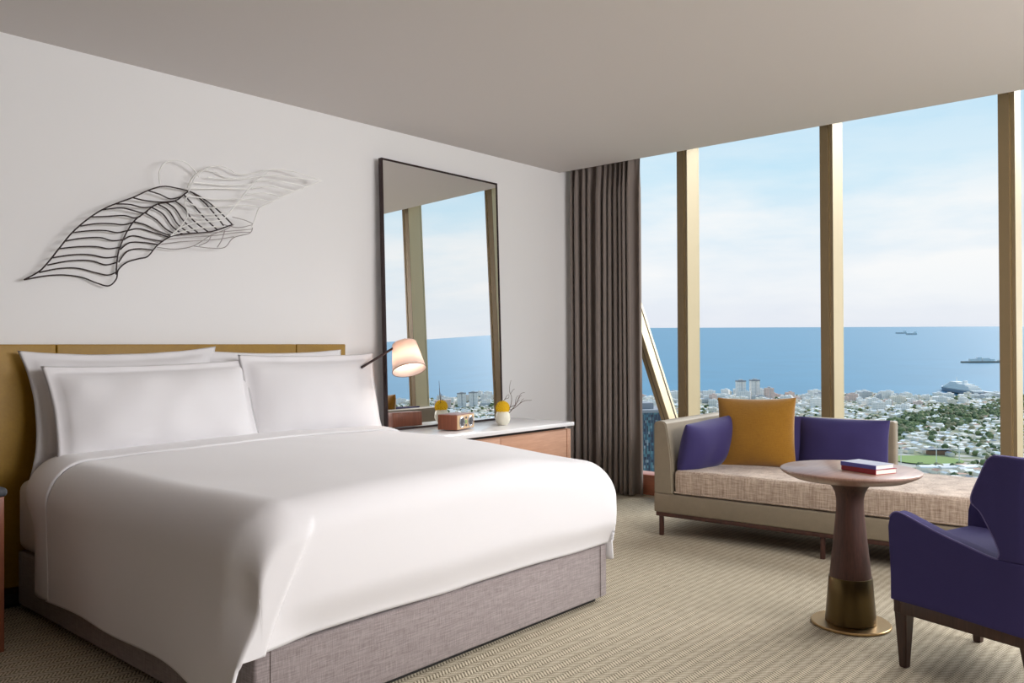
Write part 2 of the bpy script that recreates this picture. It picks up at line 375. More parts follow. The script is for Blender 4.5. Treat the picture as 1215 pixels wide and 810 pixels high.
def duvet_fn(u, v):
    """one sheet: top, both sides (the left one hangs lower), tucked foot; a crease at the foot-left corner"""
    x, z, n = profile(u, zl=.150, xl=1.338)
    r = .10; yend = 2.215; head = 3.74; Lf = head-yend-r; arc = PI/2*r; ht = .705-.283-r; tot = Lf+arc+ht
    d = v*tot; w = min(1.1, max(0, (z-.283)/(.705-.283)))
    if d < Lf: y = head-d; dz = 0
    elif d < Lf+arc: a = (d-Lf)/r; y = head-Lf-r*math.sin(a); dz = r*(1-math.cos(a))
    else: y = yend; dz = r+(d-Lf-arc)
    bulge = .018*math.sin(PI*min(1, max(0, (d-Lf)/(arc+ht))))
    k = wr(x, y)
    zf = z-dz*w
    left = sstep(1.60, 1.36, x)
    xc = 1.344+.21*max(0, (zf-.27)/.38)**1.25
    on_foot = sstep(Lf+.02, Lf+arc, d)
    push = .022*(1-sstep(xc-.002, xc+.014, x))*on_foot*(1-sstep(.60, .68, zf))*sstep(.20, .34, zf+.06)
    near = sstep(yend+.75, yend, y)
    low = sstep(.60, .16, z)
    flare = .050*low*low*near*(x < 1.5)
    rnd = .030*sstep(.13, 0, y-yend)*abs(n[0])*(x < 1.6)*sstep(.25, .45, z)
    tuck = .03*sstep(.93, 1, v)*w*(1-left)
    sway = .009*math.sin(8*y+2)*low*(x < 1.5)
    return (x-BX+n[0]*k-flare+rnd-sway, y-BY-bulge*w*(1-.5*left)-push+tuck, zf+n[1]*k*1.2-.045*w*sstep(3.1, 2.25, y)*sstep(2.5, 3.2, x)*(1-sstep(Lf+arc, tot, d)))
dv = link('duvet', grid('duvet', duvet_fn, 300, 170), MT['sheet'], bed, smooth=180)
m_ = dv.modifiers.new('t', 'SOLIDIFY'); m_.thickness = .010; m_.offset = -1
# turned-back cuff near the pillows (covers the width and hangs down the left)
def cuff_fn(u, v):
    x, z, n = profile(u, zl=.158, zr=.45, xl=1.325, xr=3.297, r=.18, top=.722)
    y0_ = 3.975-.13*sstep(.62, .40, z); y = y0_-v*(y0_-3.735)
    if v > .93: pass
    k = wr(x, y); lift = .010*math.sin(PI*min(1, v*1.0))
    hang = sstep(.6, .2, z)
    return (x-BX+n[0]*(k+lift), y-BY+.02*math.sin(x*5)-.035*hang*(v-.2), z+n[1]*(k*1.2+lift))
cf = link('turned_back_sheet', grid('turned_back_sheet', cuff_fn, 140, 20), MT['sheet'], bed, smooth=180)
m_ = cf.modifiers.new('t', 'SOLIDIFY'); m_.thickness = .014; m_.offset = 1
# right-hand drape tip beyond the foot corner
def rtip(u, v):
    y = 3.7-v*(3.7-2.235); x = 3.262+.010*math.sin(7*y)+.012*u
    return (x-BX-.02*(1-u), y-BY, .54-u*.38*(.85+.15*math.sin(3*y)))
o = link('duvet_side', grid('duvet_side', rtip, 14, 40), MT['sheet'], bed, smooth=180); m_ = o.modifiers.new('t', 'SOLIDIFY'); m_.thickness = .010

def pillow_me(name, w, h, t, flange=0.0, n=30, seed=0, pinch=.05, sharp=1.0, wrinkle=.006):
    """soft cushion: plane local x (width) and z (height), thickness along y; optional flat oxford flange"""
    v = []; f = []; idx = {}
    def P(a, b, sgn):
        px = 1-pinch*(1-abs(b)**2.2); pz = 1-pinch*(1-abs(a)**2.2)
        x = a*w/2*px; z = b*h/2*pz
        fw = flange
        ia = min(1, abs(x)/max(1e-6, (w/2*px-fw))); ib = min(1, abs(z)/max(1e-6, (h/2*pz-fw)))
        th = ((1-ia**2.6)*(1-ib**2.6))
        th = max(0, th)**(.62 if flange else .5)*t/2
        q = noise.noise(Vector((x*7+seed*3.1, z*7, seed)))*wrinkle+noise.noise(Vector((x*3+seed, z*3, seed+5)))*wrinkle*1.5
        edge = .004 if flange else .002
        yy = sgn*(edge*(1 if max(abs(a), abs(b)) < .999 else 0)+th)+(q*min(1, th/(.2*t)) if th > 0 else 0)
        if flange: yy += noise.noise(Vector((x*9, z*9, seed+9)))*.006*(1 if max(ia, ib) > .98 else 0)
        return (x, yy, z)
    coords = [math.sin(PI/2*(2*i/(n-1)-1)) if not flange else None for i in range(n)]
    if flange:
        coords = []
        for i in range(n):
            s = 2*i/(n-1)-1; coords.append(math.copysign(abs(s)**.8, s))
    for sgn in (1, -1):
        for i in range(n):
            for j in range(n):
                if sgn == -1 and (i in (0, n-1) or j in (0, n-1)): idx[(sgn, i, j)] = idx[(1, i, j)]; continue
                idx[(sgn, i, j)] = len(v); v.append(P(coords[i], coords[j], sgn))
        for i in range(n-1):
            for j in range(n-1):
                q = [idx[(sgn, i, j)], idx[(sgn, i+1, j)], idx[(sgn, i+1, j+1)], idx[(sgn, i, j+1)]]
                f.append(q if sgn == -1 else q[::-1])
    return mesh(name, v, f)
def place_pillow(name, me, mat, bottom, width_dir, lean, parent=None, roll=0, h=.5, **kw):
    """stands on its lower edge at 'bottom', width along width_dir (angle), leaning back by 'lean'"""
    o = link(name, me, mat, parent, smooth=180)
    Rz = Matrix.Rotation(width_dir, 4, 'Z'); Rx = Matrix.Rotation(-lean, 4, 'X'); Ry = Matrix.Rotation(roll, 4, 'Y')
    up = Rz @ Rx @ Ry @ Vector((0, 0, h/2))
    o.matrix_world = Matrix.Translation(Vector(bottom)+up) @ Rz @ Rx @ Ry
    return tag(o, **kw)
pm = [pillow_me('pillow', w_, (.585, .57, .50, .515)[s], .20, flange=.036, n=48, seed=s, pinch=p_, wrinkle=.010) for s, (w_, p_) in enumerate(((.98, .10), (.93, .07), (1.05, .055), (.93, .045)))]
place_pillow('pillow', pm[0], MT['sheet'], (1.865, 4.075, .632), 0, math.radians(12), h=.58, roll=math.radians(-1), label='white flanged pillow at the back on the left side of the bed', cat='pillow', group='bed pillows')
place_pillow('pillow', pm[1], MT['sheet'], (2.72, 4.085, .632), 0, math.radians(11), h=.565, label='white flanged pillow at the back on the side of the bed by the lamp', cat='pillow', group='bed pillows')
place_pillow('pillow', pm[2], MT['sheet'], (1.95, 3.92, .655), 0, math.radians(17), roll=math.radians(-1), h=.495, label='white flanged pillow in front on the left side of the bed', cat='pillow', group='bed pillows')
place_pillow('pillow', pm[3], MT['sheet'], (2.86, 3.955, .675), 0, math.radians(12), h=.485, label='white flanged pillow in front on the side of the bed by the lamp', cat='pillow', group='bed pillows')

# ---------------------------------------------------------------- wall sculpture
ART_DARK = [
 [(1.414,0.054,1.523),(1.480,0.052,1.567),(1.521,0.060,1.619),(1.560,0.070,1.679),(1.618,0.081,1.763),(1.701,0.083,1.846),(1.788,0.083,1.908),(1.910,0.077,1.970),(1.990,0.073,2.017),(2.074,0.065,2.052),(2.168,0.043,2.057),(2.265,0.021,2.049),(2.354,0.018,2.011),(2.412,0.045,1.957),(2.466,0.079,1.892)],
 [(1.843,0.038,1.576),(1.860,0.016,1.671),(1.883,0.018,1.750),(1.930,0.033,1.849),(1.991,0.037,1.907),(2.054,0.038,1.958),(2.160,0.025,1.991),(2.210,0.026,2.033),(2.236,0.026,2.053)],
 [(1.414,0.054,1.523),(1.512,0.036,1.548),(1.599,0.021,1.559),(1.685,0.016,1.553),(1.750,0.031,1.528),(1.801,0.051,1.515),(1.840,0.047,1.552),(1.856,0.033,1.600),(1.901,0.029,1.642),(1.960,0.036,1.665),(2.004,0.042,1.680),(2.057,0.033,1.741),(2.131,0.032,1.796),(2.217,0.046,1.819),(2.344,0.070,1.841),(2.466,0.079,1.892)],
 [(1.481,0.050,1.562),(1.580,0.033,1.589),(1.669,0.018,1.596),(1.755,0.019,1.579),(1.809,0.031,1.571),(1.852,0.034,1.592)],
 [(1.516,0.054,1.599),(1.621,0.036,1.628),(1.727,0.018,1.638),(1.800,0.017,1.623),(1.855,0.021,1.639)],
 [(1.536,0.061,1.635),(1.632,0.044,1.658),(1.724,0.024,1.667),(1.801,0.015,1.659),(1.862,0.016,1.671)],
 [(1.560,0.070,1.679),(1.656,0.052,1.699),(1.750,0.031,1.709),(1.814,0.019,1.705),(1.873,0.015,1.718)],
 [(1.585,0.076,1.717),(1.666,0.064,1.740),(1.760,0.044,1.754),(1.826,0.026,1.747),(1.882,0.019,1.756)],
 [(1.618,0.080,1.761),(1.707,0.067,1.781),(1.787,0.050,1.791),(1.854,0.032,1.789),(1.902,0.026,1.805)],
 [(1.652,0.082,1.796),(1.734,0.072,1.818),(1.814,0.056,1.828),(1.881,0.039,1.832),(1.930,0.033,1.849)],
 [(1.701,0.083,1.846),(1.776,0.074,1.858),(1.873,0.057,1.876),(1.935,0.039,1.872),(1.968,0.035,1.885)],
 [(1.758,0.083,1.888),(1.851,0.073,1.910),(1.920,0.056,1.908),(1.983,0.038,1.903),(2.007,0.037,1.919)],
 [(1.821,0.082,1.925),(1.898,0.070,1.934),(1.969,0.050,1.930),(2.030,0.039,1.942)],
 [(1.910,0.077,1.969),(1.980,0.060,1.966),(2.070,0.039,1.972),(2.151,0.026,1.989)],
 [(1.990,0.073,2.017),(2.063,0.053,2.010),(2.131,0.033,1.997),(2.193,0.026,2.019)],
 [(1.862,0.022,1.640),(1.906,0.017,1.698),(1.966,0.021,1.718),(2.035,0.037,1.715)],
 [(1.873,0.015,1.706),(1.922,0.015,1.746),(1.999,0.019,1.753),(2.065,0.033,1.746)],
 [(1.890,0.018,1.758),(1.937,0.017,1.783),(2.016,0.017,1.775),(2.090,0.032,1.766)],
 [(1.910,0.025,1.806),(1.967,0.020,1.823),(2.049,0.016,1.810),(2.126,0.032,1.792)],
 [(1.938,0.032,1.853),(1.999,0.020,1.847),(2.065,0.016,1.823),(2.139,0.033,1.798)],
 [(1.991,0.037,1.906),(2.064,0.017,1.878),(2.113,0.019,1.835),(2.167,0.037,1.807)],
 [(2.027,0.038,1.938),(2.096,0.019,1.914),(2.146,0.019,1.855),(2.193,0.041,1.814)],
 [(2.063,0.036,1.959),(2.130,0.018,1.934),(2.178,0.022,1.866),(2.232,0.049,1.822)],
 [(2.107,0.031,1.975),(2.164,0.017,1.951),(2.212,0.023,1.886),(2.272,0.056,1.830)],
 [(2.160,0.025,1.991),(2.216,0.015,1.961),(2.260,0.028,1.899),(2.327,0.067,1.838)],
 [(2.210,0.026,2.031),(2.268,0.015,1.984),(2.325,0.039,1.914),(2.378,0.073,1.854)],
 [(2.265,0.021,2.049),(2.337,0.018,2.001),(2.390,0.050,1.928),(2.421,0.077,1.870)],
]
ART_WHITE = [
 [(2.054,0.072,2.061),(2.045,0.084,2.121),(2.073,0.085,2.170),(2.122,0.085,2.194),(2.182,0.081,2.198),(2.243,0.062,2.172),(2.290,0.039,2.136)],
 [(2.224,0.033,2.067),(2.251,0.048,2.134),(2.303,0.048,2.175),(2.383,0.032,2.182),(2.456,0.017,2.164),(2.541,0.015,2.174)],
 [(2.220,0.056,2.045),(2.254,0.074,2.131),(2.323,0.076,2.188),(2.421,0.061,2.214),(2.524,0.045,2.188),(2.618,0.048,2.207),(2.732,0.057,2.247),(2.840,0.080,2.252),(2.929,0.103,2.239),(3.045,0.115,2.218)],
 [(3.045,0.115,2.218),(2.900,0.114,2.151),(2.797,0.112,2.102),(2.696,0.111,2.045),(2.619,0.109,2.000),(2.592,0.114,1.945),(2.567,0.114,1.882)],
 [(2.413,0.091,1.923),(2.504,0.077,2.024),(2.569,0.065,2.102),(2.630,0.060,2.164),(2.710,0.058,2.226)],
 [(2.222,0.054,2.036),(2.203,0.047,1.980),(2.219,0.048,1.925),(2.178,0.056,1.855),(2.117,0.061,1.797)],
 [(2.332,0.059,2.140),(2.449,0.046,2.148),(2.578,0.049,2.172),(2.689,0.060,2.204),(2.796,0.083,2.212),(2.906,0.106,2.213),(3.045,0.115,2.218)],
 [(2.630,0.061,2.160),(2.719,0.076,2.179),(2.825,0.101,2.175),(2.942,0.115,2.166)],
 [(2.593,0.067,2.114),(2.694,0.084,2.139),(2.782,0.104,2.134),(2.858,0.114,2.128)],
 [(2.555,0.072,2.072),(2.651,0.089,2.094),(2.757,0.111,2.084)],
 [(2.520,0.077,2.036),(2.609,0.093,2.053),(2.696,0.111,2.045)],
 [(2.484,0.080,2.000),(2.568,0.098,2.009),(2.623,0.109,2.004)],
 [(2.217,0.052,2.026),(2.322,0.045,2.024),(2.424,0.056,2.029),(2.529,0.075,2.048)],
 [(2.208,0.047,1.989),(2.302,0.050,1.971),(2.384,0.063,1.980),(2.489,0.080,2.005)],
 [(2.214,0.045,1.949),(2.281,0.055,1.932),(2.377,0.075,1.941),(2.451,0.088,1.957)],
 [(2.212,0.049,1.908),(2.277,0.063,1.904),(2.342,0.073,1.920),(2.413,0.091,1.923)],
 [(2.160,0.058,1.837),(2.242,0.063,1.877),(2.337,0.082,1.894),(2.402,0.093,1.908)],
 [(2.117,0.061,1.797),(2.204,0.070,1.832),(2.299,0.086,1.857),(2.405,0.105,1.874)],
 [(2.227,0.060,2.064),(2.321,0.048,2.078),(2.430,0.046,2.094),(2.573,0.064,2.108)],
 [(2.241,0.067,2.097),(2.356,0.049,2.108),(2.467,0.046,2.116),(2.606,0.061,2.143)],
]
ART_GREY = [
 [(2.055,0.036,1.732),(2.142,0.061,1.728),(2.236,0.074,1.752),(2.341,0.075,1.821),(2.420,0.079,1.858),(2.475,0.080,1.893)],
 [(2.236,0.074,1.752),(2.335,0.085,1.748),(2.417,0.083,1.760),(2.471,0.085,1.819),(2.577,0.081,1.857),(2.589,0.085,1.910)],
 [(2.080,0.035,1.751),(2.178,0.054,1.771),(2.272,0.072,1.785),(2.372,0.083,1.800),(2.471,0.085,1.824)],
 [(2.122,0.034,1.783),(2.244,0.059,1.803),(2.374,0.080,1.823),(2.481,0.085,1.847),(2.577,0.082,1.860)],
 [(2.185,0.041,1.808),(2.342,0.072,1.834),(2.481,0.084,1.859),(2.586,0.083,1.878)],
 [(2.415,0.071,1.887),(2.500,0.084,1.878),(2.589,0.085,1.904)],
 [(2.341,0.075,1.821),(2.320,0.080,1.785),(2.268,0.079,1.756)],
 [(2.419,0.080,1.853),(2.398,0.085,1.800),(2.371,0.085,1.756)],
 [(2.472,0.068,1.936),(2.539,0.082,1.925),(2.589,0.085,1.910)],
]

art = empty('wall_sculpture', (2.3, YW, 1.85), label='wavy wall sculpture of thin bent metal rods above the headboard', cat='sculpture')
for lst, m, r in ((ART_DARK, MT['rod_dark'], .0038), (ART_WHITE, MT['rod_white'], .0034), (ART_GREY, MT['rod_grey'], .0024)):
    for l in lst:
        pts = smooth_path([(x-2.3, -d, z-1.85) for x, d, z in l], 5)
        tube('rod', pts, r, m, art, n=6)
for x, z in ((2.37, 1.985),):
    tube('standoff', [(x-2.3, 0, z-1.85), (x-2.3, -.05, z-1.85)], .004, MT['rod_grey'], art, n=6)

# ---------------------------------------------------------------- desk console beside the bed, mirror, things on it
ns = empty('bedside_cabinet', (4.1, 4.0, 0), label='long bedside cabinet with white stone top and wooden drawer fronts beside the curtain', cat='cabinet')
def nbox(name, x0, x1, y0, y1, z0, z1, mat, parent=ns, **kw): return box(name, (x0-4.1, x1-4.1, y0-4.0, y1-4.0, z0, z1), mat, parent, **kw)
nbox('top', 3.36, 4.88, 3.66, YW-.018, .622, .65, MT['white_top'], bev=.004)
nbox('body', 3.38, 4.865, 3.70, YW-.02, .06, .600, MT['oak'], bev=.003)
nbox('shadow_gap', 3.40, 4.85, 3.72, YW-.01, .600, .622, MT['black'])
nbox('plinth', 3.42, 4.83, 3.75, YW-.01, 0, .06, MT['dark_wood'])
for a, b in ((3.385, 4.095), (4.10, 4.815)):
    for z0, z1 in ((.07, .325), (.33, .595)): nbox('drawer', a, b, 3.684, 3.699, z0, z1, MT['oak'], bev=.003)
nbox('end_panel', 4.822, 4.866, 3.684, 3.699, .065, .597, MT['oak'], bev=.002)

ns2 = empty('nightstand', (.85, 3.97, 0), label='red brown wooden nightstand with charcoal top at the left edge beside the headboard', cat='nightstand')
def n2(name, x0, x1, y0, y1, z0, z1, mat, **kw): return box(name, (x0-.85, x1-.85, y0-3.97, y1-3.97, z0, z1), mat, ns2, **kw)
n2('body', .57, 1.155, 3.69, 4.245, .0, .615, MT['redwood'], bev=.004)
n2('top', .56, 1.166, 3.68, 4.245, .615, .65, MT['dark_top'], bev=.015, seg=4)
n2('drawer', .585, 1.12, 3.678, 3.69, .33, .60, MT['redwood'], bev=.003)
n2('drawer', .585, 1.12, 3.678, 3.69, .03, .32, MT['redwood'], bev=.003)

mr = empty('leaning_mirror', (4.125, 4.225, .651), label='tall mirror in a thin dark frame leaning on the wall above the cabinet', cat='mirror')
LEAN = .027
mr.rotation_euler = (-LEAN, 0, math.radians(1.0))
w2, hm, tf = .58, 1.80, .012
fd = .030
for nm, b in (('frame_side', (-w2, -w2+tf, -fd, 0, 0, hm)), ('frame_side', (w2-tf, w2, -fd, 0, 0, hm)), ('frame_rail', (-w2+tf, w2-tf, -fd, 0, 0, tf)), ('frame_rail', (-w2+tf, w2-tf, -fd, 0, hm-tf, hm))):
    box(nm, b, MT['frame'], mr)
box('mirror_glass', (-w2+tf, w2-tf, -fd+.004, -.004, tf, hm-tf), MT['mirror'], mr)

# swing-arm lamp
lp = empty('reading_lamp', (3.09, 4.247, .99), label='swing arm reading lamp with a lit blush shade beside the pillows', cat='lamp')
O = Vector((3.09, 4.247, .99))
tip = Vector((3.475, 3.95, 1.232)); mid = Vector((3.23, 3.99, 1.112))
lathe('wall_plate', [(.001, -.012), (.04, -.012), (.04, 0), (.001, 0)], MT['frame'], lp, n=32, rot=(PI/2, 0, 0))
tube('bracket', [(0, 0, 0), (0, -.13, .02), mid-O+Vector((-.02, 0, -.02))], .007, MT['frame'], lp)
tube('arm', [mid-O-Vector((.05, 0, .033)), tip-O], .0075, MT['frame'], lp, n=10)
ax = (Vector((0, 0, -1))+RIGHT*.24-FWD0*.42).normalized()
top_c = Vector((3.475, 3.935, 1.222))
st = link('shade', None or grid('shade', lambda u, v: (0, 0, 0), 2, 2), MT['shade'], lp)
bpy.data.objects.remove(st)
Rl = Vector((0, 0, 1)).rotation_difference(ax).to_matrix().to_4x4()
def on_axis(name, prof, mat, d, **kw):
    o = lathe(name, prof, mat, lp, **kw); o.matrix_local = Matrix.Translation(top_c-O+ax*d) @ Rl; return o
s_ = on_axis('shade', [(.076, 0), (.105, .180)], MT['shade'], 0.0, cap=False, n=72)
m_ = s_.modifiers.new('t', 'SOLIDIFY'); m_.thickness = .0015
lathe('shade_rim', [(.1045, .1785), (.1065, .1785), (.1065, .1825), (.1045, .1825), (.1045, .1785)], MT['trim'], s_, cap=False, n=72)
on_axis('shade_cap', [(.0755, .001), (.077, .001), (.077, .004), (.001, .004), (.001, .001)], MT['shade'], 0, cap=False)
on_axis('socket', [(.001, -.03), (.011, -.03), (.013, .055), (.001, .055)], MT['frame'], 0, n=24)
on_axis('bulb', [(.001, .055), (.016, .06), (.026, .085), (.022, .105), (.001, .115)], MT['bulb'], 0, n=24)
tube('finger_knob', [tip-O, tip-O+RIGHT*.018+Vector((0, 0, .022))], .006, MT['frame'], lp)
pl = lamp('bulb_light', 'POINT', top_c+ax*.10, (0, 0, -1), 2.2, (1, .84, .70), shadow_soft_size=.045)

# radio
rd = empty('table_radio', (3.93, 3.935, .651), math.atan2(.071, .263), label='small wooden table radio with two round dials in front of the mirror', cat='radio')
box('case', (-.135, .135, -.085, .085, .006, .122), MT['redwood'], rd, bev=.006, seg=3)
box('front_panel', (-.130, .130, -.089, -.084, .011, .117), MT['maple'], rd, bev=.002)
for x, r in ((-.067, .043), (.067, .043)):
    dl = lathe('dial', [(.001, 0), (r, 0), (r, .006), (r-.007, .009), (r-.009, .004), (.001, .004)], MT['silver'], rd, n=40, loc=(x, -.0895, .064), rot=(PI/2, 0, 0))
    lathe('dial_face', [(.001, 0), (r-.010, 0), (r-.014, .005), (.012, .006), (.001, .009)], MT['cone'], dl, n=40, loc=(0, 0, .001))
box('display', (-.013, .013, -.0925, -.089, .05, .078), MT['lcd'], rd, bev=.001)
for z in (.035, .094): lathe('button', [(.001, 0), (.008, 0), (.008, .005), (.001, .005)], MT['cone'], rd, n=20, loc=(0, -.089, z), rot=(PI/2, 0, 0))

for o_ in (rd,): o_.scale = (.86, .86, .86)
# vase with craspedia ball and twigs
vs = empty('vase', (4.36, 3.90, .651), label='small round ivory vase standing on the cabinet by the mirror corner', cat='vase')
lathe('bowl', [(.001, 0), (.030, 0), (.045, .015), (.054, .045), (.050, .075), (.040, .095), (.036, .095), (.045, .072), (.048, .045), (.03, .012), (.001, .01)], MT['ivory'], vs, n=48, cap=False)
fb = empty('flower_arrangement', (4.36, 3.90, .72), label='yellow flower ball with bare curling twigs standing in the ivory vase', cat='flowers')
bm = bmesh.new()
ptsf = 220
for i in range(ptsf):
    zf = 1-2*(i+.5)/ptsf; rf = math.sqrt(1-zf*zf); ph = i*2.39996; d = Vector((rf*math.cos(ph), rf*math.sin(ph), zf))
    mtx = Matrix.Translation(d*.045+Vector((0, 0, .050))) @ d.to_track_quat('Z', 'Y').to_matrix().to_4x4()
    bmesh.ops.create_cone(bm, cap_ends=True, segments=5, radius1=.0055, radius2=.002, depth=.012, matrix=mtx)
bmesh.ops.create_uvsphere(bm, u_segments=20, v_segments=12, radius=.044, matrix=Matrix.Translation((0, 0, .050)))
me = bpy.data.meshes.new('flower_head'); bm.to_mesh(me); bm.free(); link('flower_head', me, MT['yellow'], fb, smooth=40)
R3 = RIGHT
for dx, dz, k in ((.085, .235, .03), (.175, .165, .01), (.20, .115, -.02), (-.06, .12, .02), (.03, .15, -.03), (.13, .13, .03)):
    p = [R3*(dx*t)+Vector((0, 0, dz*t))+R3*(k*math.sin(t*5))+Vector((0, 0, .012*math.sin(t*11+dx*30))) + Vector((0, .02*math.sin(dx*40)*t, 0)) for t in [i/14 for i in range(15)]]
    tube('twig', p, .0032, MT['twig'], fb, n=6, r1=.0012)
    q = p[9]; tube('twig', [q, q+R3*.018+Vector((0, 0, .028)), q+R3*.03+Vector((0, 0, .035))], .0018, MT['twig'], fb, n=5, r1=.001)

# ---------------------------------------------------------------- daybed
YD = math.radians(3.5)
db = empty('daybed', (4.57, 2.80, 0), 0, label='long tan daybed with linen seat and low back standing along the window', cat='sofa')
# local axes: x = depth toward window, y = along the window toward the camera (negative world y)
db.rotation_euler = (0, 0, YD)
LL, DD = 2.18, .88
def dbx(name, d0, d1, l0, l1, z0, z1, mat, parent=db, **kw): return box(name, (d0, d1, -l1, -l0, z0, z1), mat, parent, **kw)
dbx('rail', .006, DD-.01, .01, LL-.01, .125, .150, MT['walnut'], bev=.003)
dbx('base_panel', 0, DD, 0, LL, .150, .268, MT['sofa_leather'], bev=.008, seg=3)
for d, l in ((.02, .025), (.02, 1.03), (.02, LL-.045), (DD-.045, .025), (DD-.045, 1.03), (DD-.045, LL-.045)):
    dbx('leg', d, d+.024, l, l+.024, 0, .126, MT['walnut'], bev=.002)
# end arm: slightly flared inner face with rounded top
def arm_poly(l_in):      # outline in (l, z)
    return [(0, .268), (0, .70), (.006, .716), (.020, .724), (.05, .726), (.072, .722), (.085, .71), (.095, .66), (.112, .56), (.124, .45), (.13, .268)]
P2 = arm_poly(0); v = []; nP = len(P2)
for d in (0, DD): v += [(d, -l, z) for l, z in P2]
f = [(i, (i+1) % nP, nP+(i+1) % nP, nP+i) for i in range(nP)]+[list(range(nP)), list(range(nP, 2*nP))[::-1]]
bm = bmesh.new(); me = mesh('arm', v, f); bm.from_mesh(me); bmesh.ops.recalc_face_normals(bm, faces=bm.faces)
ed = [e for e in bm.edges if abs(e.verts[0].co.x-e.verts[1].co.x) < 1e-6]
bmesh.ops.bevel(bm, geom=ed, offset=.008, segments=3, affect='EDGES'); bm.to_mesh(me); bm.free()
link('arm', me, MT['sofa_leather'], db, smooth=35)
dbx('backrest', DD-.085, DD, .12, 1.25, .268, .725, MT['sofa_leather'], bev=.014, seg=4)
def seat_fn_me():
    me = box_me('seat_cushion', .006, DD-.09, -(LL-.01), -.135, .270, .425, .028, 4)
    return me
bm = bmesh.new(); bm.from_mesh(seat_fn_me())
bmesh.ops.subdivide_edges(bm, edges=[e for e in bm.edges if abs((e.verts[0].co-e.verts[1].co).y) > 1], cuts=30)
for q in bm.verts:
    if q.co.z > .38: q.co.z += .006*math.sin(q.co.y*9)*noise.noise(q.co*3)
me = bpy.data.meshes.new('seat_cushion'); bm.to_mesh(me); bm.free(); sc_ = link('seat_cushion', me, MT['sofa_linen'], db, smooth=35)
tube('piping', [(.004, -.14, .285), (.004, -1.0, .285), (.004, -(LL-.02), .285)], .004, MT['sofa_linen'], db, n=6)

def world_db(d, l, z):
    c, s = math.cos(YD), math.sin(YD); return Vector((4.57+d*c+l*s, 2.80+d*s-l*c, z))
cm = pillow_me('cushion', .56, .33, .15, n=30, seed=11, pinch=.03, wrinkle=.008)
cm2 = pillow_me('cushion', .56, .33, .15, n=30, seed=14, pinch=.03, wrinkle=.008)
ang = -PI/2+YD
place_pillow('cushion', cm, MT['purple'], world_db(.70, .44, .424), ang, math.radians(8), h=.30, label='long violet back cushion half hidden behind the ochre cushion', cat='cushion', group='violet daybed cushions')
place_pillow('cushion', cm2, MT['purple'], world_db(.70, .955, .424), ang, math.radians(8), h=.30, label='long violet back cushion at the open end of the daybed backrest', cat='cushion', group='violet daybed cushions')
cm3 = pillow_me('cushion', .48, .34, .17, n=30, seed=17, pinch=.03, wrinkle=.010)
place_pillow('cushion', cm3, MT['purple'], world_db(.26, .205, .420), YD+math.radians(180)-math.radians(10), math.radians(14), h=.30, roll=math.radians(4), label='violet cushion leaning on the arm of the daybed', cat='cushion', group='violet daybed cushions')
cm4 = pillow_me('throw_pillow', .50, .46, .17, n=34, seed=21, pinch=.055, wrinkle=.006)
place_pillow('throw_pillow', cm4, MT['mustard'], world_db(.475, .485, .420), ang+math.radians(14), math.radians(12), h=.44, roll=math.radians(-1), label='large square ochre cushion standing upright on the daybed', cat='cushion')

# ---------------------------------------------------------------- pedestal table and books
tb = empty('pedestal_table', (3.655, 1.262, 0), label='round walnut pedestal table with brass foot in front of the daybed', cat='table')
lathe('foot_plate', [(.001, 0), (.157, 0), (.162, .003), (.162, .009), (.159, .012), (.001, .012)], MT['brass'], tb, n=96, cap=False)
lathe('brass_sleeve', [(.101, .012), (.104, .014), (.096, .11), (.0885, .205), (.087, .207)], MT['brass_dark'], tb, n=96)
lathe('column', [(.085, .205), (.079, .27), (.069, .36), (.060, .45), (.0555, .51), (.056, .54), (.061, .565), (.072, .588), (.090, .608), (.12, .620)], MT['walnut'], tb, n=96)
lathe('tabletop', [(.001, .618), (.15, .619), (.23, .628), (.268, .645), (.282, .654), (.286, .660), (.285, .665), (.280, .668), (.001, .668)], MT['walnut_top'], tb, n=128, cap=False)
def book(name, c, rz, w, l, t, cover, spine, label):
    b = empty(name, c, rz, label=label, cat='book', group='books on the round table')
    box('pages', (-w/2+.003, w/2-.003, -l/2+.003, l/2-.003, .0015, t-.0015), MT['paper'], b)
    box('cover', (-w/2, w/2, -l/2, l/2, t-.0015, t), cover, b); box('cover', (-w/2, w/2, -l/2, l/2, 0, .0015), cover, b)
    box('spine', (-w/2-.0015, -w/2+.0005, -l/2, l/2, 0, t), spine, b)
    return b
ba = math.atan2(-.05, .10)
book('book', (3.632, 1.175, .6685), ba+.05, .120, .180, .020, MT['book_red'], MT['book_red'], 'red backed paperback lying under the blue book on the round table')
book('book', (3.628, 1.180, .6888), ba+.13, .116, .172, .017, MT['book_pale'], MT['book_blue'], 'pale book with blue spine lying on top of the red one')

# ---------------------------------------------------------------- armchair
fa = math.atan2(.955, .297)          # forward direction
fv = Vector((.297, .955, 0)).normalized(); rv = Vector((fv.y, -fv.x, 0))
ch = empty('armchair', tuple(Vector((3.275, .985, 0))+rv*.28-fv*.27), math.atan2(rv.y, rv.x), label='violet upholstered armchair with dark wood legs facing the round table', cat='armchair')
